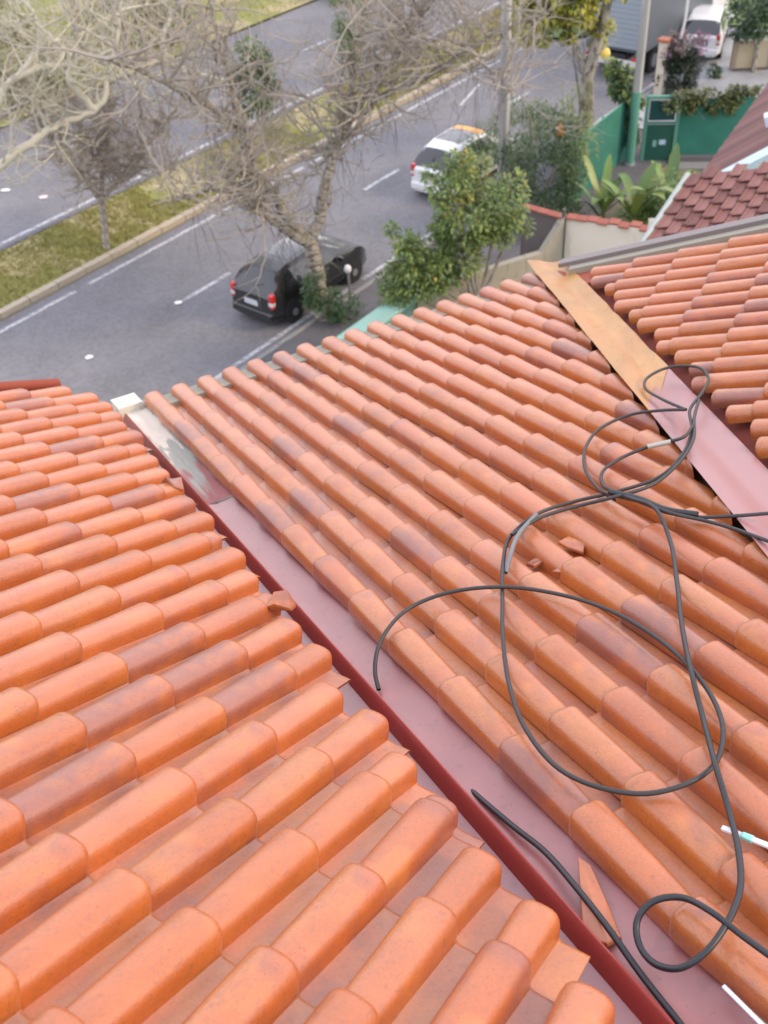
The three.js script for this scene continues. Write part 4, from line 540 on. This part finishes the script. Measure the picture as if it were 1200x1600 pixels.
bush('light_shrub', 'feathery light green shrub behind the thick pole', 'shrub', [4.7, 0, -30.6], [[0, 1.9, 0, 0.8, 0.9, 0.7], [-0.9, 1.4, -0.3, 0.6, 0.6, 0.6], [0.7, 2.2, 0.2, 0.5, 0.6, 0.5]], 4200, 0.13, [[0.09, 0.14, 0.045], [0.13, 0.19, 0.06], [0.19, 0.24, 0.08]], 217, { clumps: 70, clump: 0.34, asp: 0.22 });
bush('median_shrub', 'round green shrub with red flowers on the median left of the forked tree', 'shrub', rd(26.4, -26.7, 0.08), [[0, 1.5, 0, 0.75, 1.1, 0.75], [0.2, 2.5, 0, 0.5, 0.6, 0.5]], 3600, 0.14, [...MG.slice(0, 3), ...DG, [0.35, 0.03, 0.03]], 223, { clumps: 50, clump: 0.3, skew: 1.6 });
bush('median_shrub', 'upright green shrub with a red flower farther along the median', 'shrub', rd(32.2, -27.0, 0.08), [[0, 1.3, 0, 0.65, 0.8, 0.65], [0.1, 2.5, 0, 0.65, 0.9, 0.6]], 3600, 0.14, [...MG, ...DG.slice(2), [0.4, 0.03, 0.03]], 227, { clumps: 60, clump: 0.28, asp: 0.35, skew: 1.5 });
const MOSS = [[0.14, 0.14, 0.06], [0.18, 0.17, 0.08], [0.10, 0.11, 0.045], [0.22, 0.17, 0.10]];
[['sprawling mossy brown-green thicket at the left edge of the far verge', 20.5, -38, 301], ['mossy thicket beside the far road behind the pale branches', 24.6, -37.6, 303], ['olive thicket on the far verge near the top edge', 31.5, -38.4, 307], ['brown-green thicket at the top left corner', 28, -45, 311]].forEach(([l, u, n, s], k) => bush('thicket', l, 'shrub', rd(u, n, 0.05), [[0, 1.1, 0, 1.7, 0.9, 1.3], [1.4, 0.9, 0.4, 1.1, 0.7, 1.0], [-1.3, 1.0, -0.3, 1.1, 0.8, 1.0]], 3600, 0.17, MOSS, s, { clumps: 60, clump: 0.45, asp: 0.35 }));
bush('dark_shrub', 'dark teal-green shrub at the top edge beyond the far road', 'shrub', rd(41.5, -34.6, 0), [[0, 1.2, 0, 1.2, 1.0, 1.0], [1.2, 1.5, 0, 1.0, 0.9, 0.9]], 3200, 0.16, [[0.02, 0.07, 0.05], [0.035, 0.09, 0.06]], 317, { clumps: 50, clump: 0.4 });
// street tree with yellow-green leaves
{ const t = bush('leafy_tree', 'street tree with yellow-green leaves in front of the grey truck', 'tree', [7.55, 0, -34.4], [[-0.6, 4.3, -0.3, 0.9, 0.6, 0.8], [-1.5, 3.9, 0.1, 0.8, 0.45, 0.7], [0.1, 4.9, 0, 0.9, 0.5, 0.8], [-0.9, 5.1, 0.3, 1.0, 0.6, 0.8], [0.45, 3.6, -0.2, 0.35, 0.35, 0.35], [-1.6, 5.2, -0.3, 0.9, 0.5, 0.8], [-1.1, 4.5, 0.3, 0.9, 0.4, 0.7]], 8200, 0.18, YY, 331, { clumps: 80, clump: 0.3, asp: 0.7, r0: 0.05, fork: 2.4 });
  const s = new TubeSet().add([V(0, -0.1, 0), V(0.03, 1.0, 0), V(-0.05, 2.2, 0), V(0.25, 3.4, 0), V(0.5, 4.6, -0.1), V(0.6, 6, -0.1)], [0.30, 0.25, 0.23, 0.19, 0.14, 0.07], 10); part('stem', s.geo(), M.bark, t); const s2 = new TubeSet().add([V(-0.03, 2.2, 0), V(-0.45, 3.1, 0), V(-0.9, 4.2, 0.1), V(-1.5, 5.2, 0)], [0.13, 0.1, 0.07, 0.03], 8); part('limb', s2.geo(), M.bark, t); const y = new THREE.IcosahedronGeometry(0.16, 1); y.scale(1, 1.2, 0.8); y.translate(0.42, 3.0, 0.35); part('yellow_flower', y, std(lin(0.80, 0.60, 0.14), 0.7), t); }
bush('climbing_plant', 'yellow-green climber topping the far end of the green fence', 'plant', [8.35, 0, -32.7], [[0, 2.4, 0, 0.4, 0.35, 0.35], [0.35, 1.3, 0.1, 0.14, 0.8, 0.14], [-0.2, 2.8, -0.2, 0.3, 0.25, 0.3]], 1200, 0.18, [...MG, [0.28, 0.33, 0.06], ...DG], 337, { clumps: 26, clump: 0.16, asp: 0.7, r0: 0.03 });
// big-leaved plants behind the fence: each long leaf is a part
function bigLeaf(len, w, droop, seed) { const r = rng(seed), P = [], I = [], n = 9; for (let k = 0; k <= n; k++) { const t = k / n, x = len * t * (1 - 0.12 * droop * t), y = len * (0.9 * t - droop * t * t), ww = w * Math.pow(Math.sin(Math.PI * clamp(0.06 + t * 0.94, 0, 1)), 0.7) * (0.9 + 0.2 * r()), f = 0.25 * ww; P.push(x * 0.55, y, -ww, x * 0.55, y - f, 0, x * 0.55, y, ww); if (k) { const b = (k - 1) * 3; I.push(b, b + 3, b + 1, b + 1, b + 3, b + 4, b + 1, b + 4, b + 2, b + 2, b + 4, b + 5); } } return geoFrom(P, I); }
const leafMats = [[0.13, 0.22, 0.05], [0.18, 0.28, 0.06], [0.09, 0.17, 0.04], [0.24, 0.31, 0.08]].map(c => new THREE.MeshPhysicalMaterial({ color: lin(...c), roughness: 0.45, transmission: 0.25, thickness: 0, side: THREE.DoubleSide }));
function banana(label, x, z, h, seed, n = 9) { const r = rng(seed), t = thing('broad_leaf_plant', label, 'plant', [x, 0, z], 0, undefined); part('stem', stems([[V(0, -0.05, 0), V(0.03, h * 0.45, 0)]], 0.06), std(lin(0.14, 0.17, 0.06), 0.8), t); for (let k = 0; k < n; k++) { const m = part('leaf', bigLeaf(h * (0.65 + r() * 0.4), 0.10 + r() * 0.07, 0.25 + r() * 0.45, seed * 10 + k), leafMats[Math.floor(r() * 4)], t); m.position.y = h * 0.35 * (0.6 + r() * 0.5); m.rotation.y = k / n * 6.28 + r(); } return t; }
banana('broad-leaved plant with one tall upright leaf before the green fence', 7.55, -27.3, 2.6, 401, 10);
banana('broad-leaved plant close to the dark shrub and the fence', 6.75, -27.6, 2.2, 409, 9);
banana('broad-leaved plant in front of the green doorway', 8.9, -28.6, 1.9, 419, 9);
banana('low broad-leaved plant beside the brown neighbouring roof', 9.5, -28.0, 1.9, 421, 8);
bush('light_shrub', 'low bright green planting in front of the green doorway', 'shrub', [8.7, 0, -27.6], [[0, 0.9, 0, 0.9, 0.6, 0.7], [0.9, 0.8, 0.1, 0.7, 0.5, 0.6], [-0.7, 0.6, 0.1, 0.6, 0.4, 0.6], [1.6, 0.7, 0.2, 0.6, 0.5, 0.5]], 4800, 0.15, MG, 431, { clumps: 80, clump: 0.28, asp: 0.4 });
{ const r = rng(441), t = thing('bamboo_clump', 'tall pale green bamboo stalks right of the thick pole', 'plant', [6.05, 0, -28.9]); for (let k = 0; k < 9; k++) { const a = V((r() - 0.5) * 0.6, 0, (r() - 0.5) * 0.5), b = a.clone().add(V((r() - 0.5) * 0.7, 2.6 + r() * 1.4, (r() - 0.5) * 0.5)); part('stalk', stems([[a, b]], 0.028, 6), leafMats[3], t); } part('leaves', crown([[0, 2.2, 0, 0.5, 1.3, 0.45]], 1000, 0.2, [[0.18, 0.25, 0.07], [0.25, 0.3, 0.1]], r, { clumps: 40, clump: 0.22, asp: 0.16 }), M.leaf, t, 'stuff'); const y = new THREE.IcosahedronGeometry(0.15, 1); y.scale(0.8, 1.3, 0.8); y.translate(-0.42, 2.75, 0.2); part('orange_flower', y, std(lin(0.75, 0.30, 0.06), 0.7), t); }
{ const t = bush('flowering_hedge', 'clipped dark hedge topped with pink flowers beside the paved yard', 'hedge', [11.75, 0, -38.4], [[0, 0.7, 0, 0.75, 0.7, 0.5], [0.1, 1.2, 0, 0.7, 0.35, 0.45]], 3600, 0.12, [[0.012, 0.028, 0.012], [0.02, 0.04, 0.016]], 451, { clumps: 70, clump: 0.22 }); part('flowers', crown([[0.1, 1.75, 0, 0.75, 0.3, 0.45]], 900, 0.12, [[0.32, 0.12, 0.24], [0.18, 0.12, 0.12], [0.10, 0.09, 0.07]], rng(452), { clumps: 30, clump: 0.2 }), M.leaf, t, 'stuff'); }
bush('leafy_tree', 'round dark green tree before the low beige wall at the right edge', 'tree', [15.0, 0, -39.9], [[0, 2.3, 0, 1.15, 0.95, 0.9], [-0.6, 1.9, 0.1, 0.6, 0.5, 0.5], [0.7, 2.8, 0, 0.9, 0.7, 0.7]], 4200, 0.15, [...DG, [0.06, 0.10, 0.045]], 461, { clumps: 70, clump: 0.3, r0: 0.12 });
bush('garden_shrub', 'tiny dark plant on the pale paved yard', 'plant', [13.45, 0.08, -39.6], [[0, 0.18, 0, 0.22, 0.16, 0.2]], 220, 0.12, DG, 467, { clumps: 8, clump: 0.1, r0: 0.015 });
bush('creeper', 'green creeper hanging over the top of the green wall', 'plant', [11.2, 0, -32.2], [[0, 2.1, 0, 1.5, 0.16, 0.2], [-1.1, 2.0, 0.05, 0.6, 0.22, 0.2], [0.1, 1.85, 0.1, 0.5, 0.25, 0.12]], 2400, 0.12, [[0.06, 0.09, 0.02], [0.10, 0.12, 0.03], [0.14, 0.14, 0.03]], 471, { clumps: 60, clump: 0.14, r0: 0.02 });
bush('tree_base_plant', 'tuft of green leaves at the foot of the forked bare tree', 'plant', [-1.15, 0.1, -23.75], [[0, 0.4, 0, 0.5, 0.4, 0.4], [0.5, 0.3, -0.1, 0.4, 0.3, 0.35], [-0.2, 0.9, -0.1, 0.2, 0.5, 0.2]], 1800, 0.13, [[0.035, 0.085, 0.03], [0.06, 0.12, 0.04], [0.08, 0.15, 0.06]], 479, { clumps: 40, clump: 0.18, asp: 0.25, r0: 0.015 });
// scraps of litter on the road and median
{ const r = rng(9), scrap = (label, u, n, y, s, col) => { const P = [], I = [], m = 7; P.push(0, 0.05 * s, 0); for (let k = 0; k < m; k++) { const a = k / m * 6.28, q = s * (0.6 + r() * 0.5); P.push(Math.cos(a) * q, 0.012 + r() * 0.05 * s, Math.sin(a) * q * 0.7); } for (let k = 0; k < m; k++) I.push(0, 1 + (k + 1) % m, 1 + k); solo('paper_scrap', geoFrom(P, I, null, 10), std(col, 0.8, { side: THREE.DoubleSide }), label, 'litter', rd(u, n, y)); };
  scrap('white paper scrap on the near lane above the left roof', 13.0, -20.25, 0.006, 0.16, lin(0.78, 0.8, 0.82)); scrap('white paper scrap on the far road at the left edge', 18.4, -30.77, 0.006, 0.2, lin(0.75, 0.8, 0.84)); scrap('pinkish paper scrap on the far road near the median line', 18.7, -29.2, 0.006, 0.22, lin(0.66, 0.58, 0.58)); scrap('pale pink scrap on the grass beside the forked tree', 24.6, -25.1, 0.1, 0.14, lin(0.8, 0.66, 0.70)); scrap('white scrap at the near end of a lane dash left of the black car', 16.2, -20.3, 0.011, 0.13, lin(0.8, 0.8, 0.8)); }

renderer.render(scene, camera);
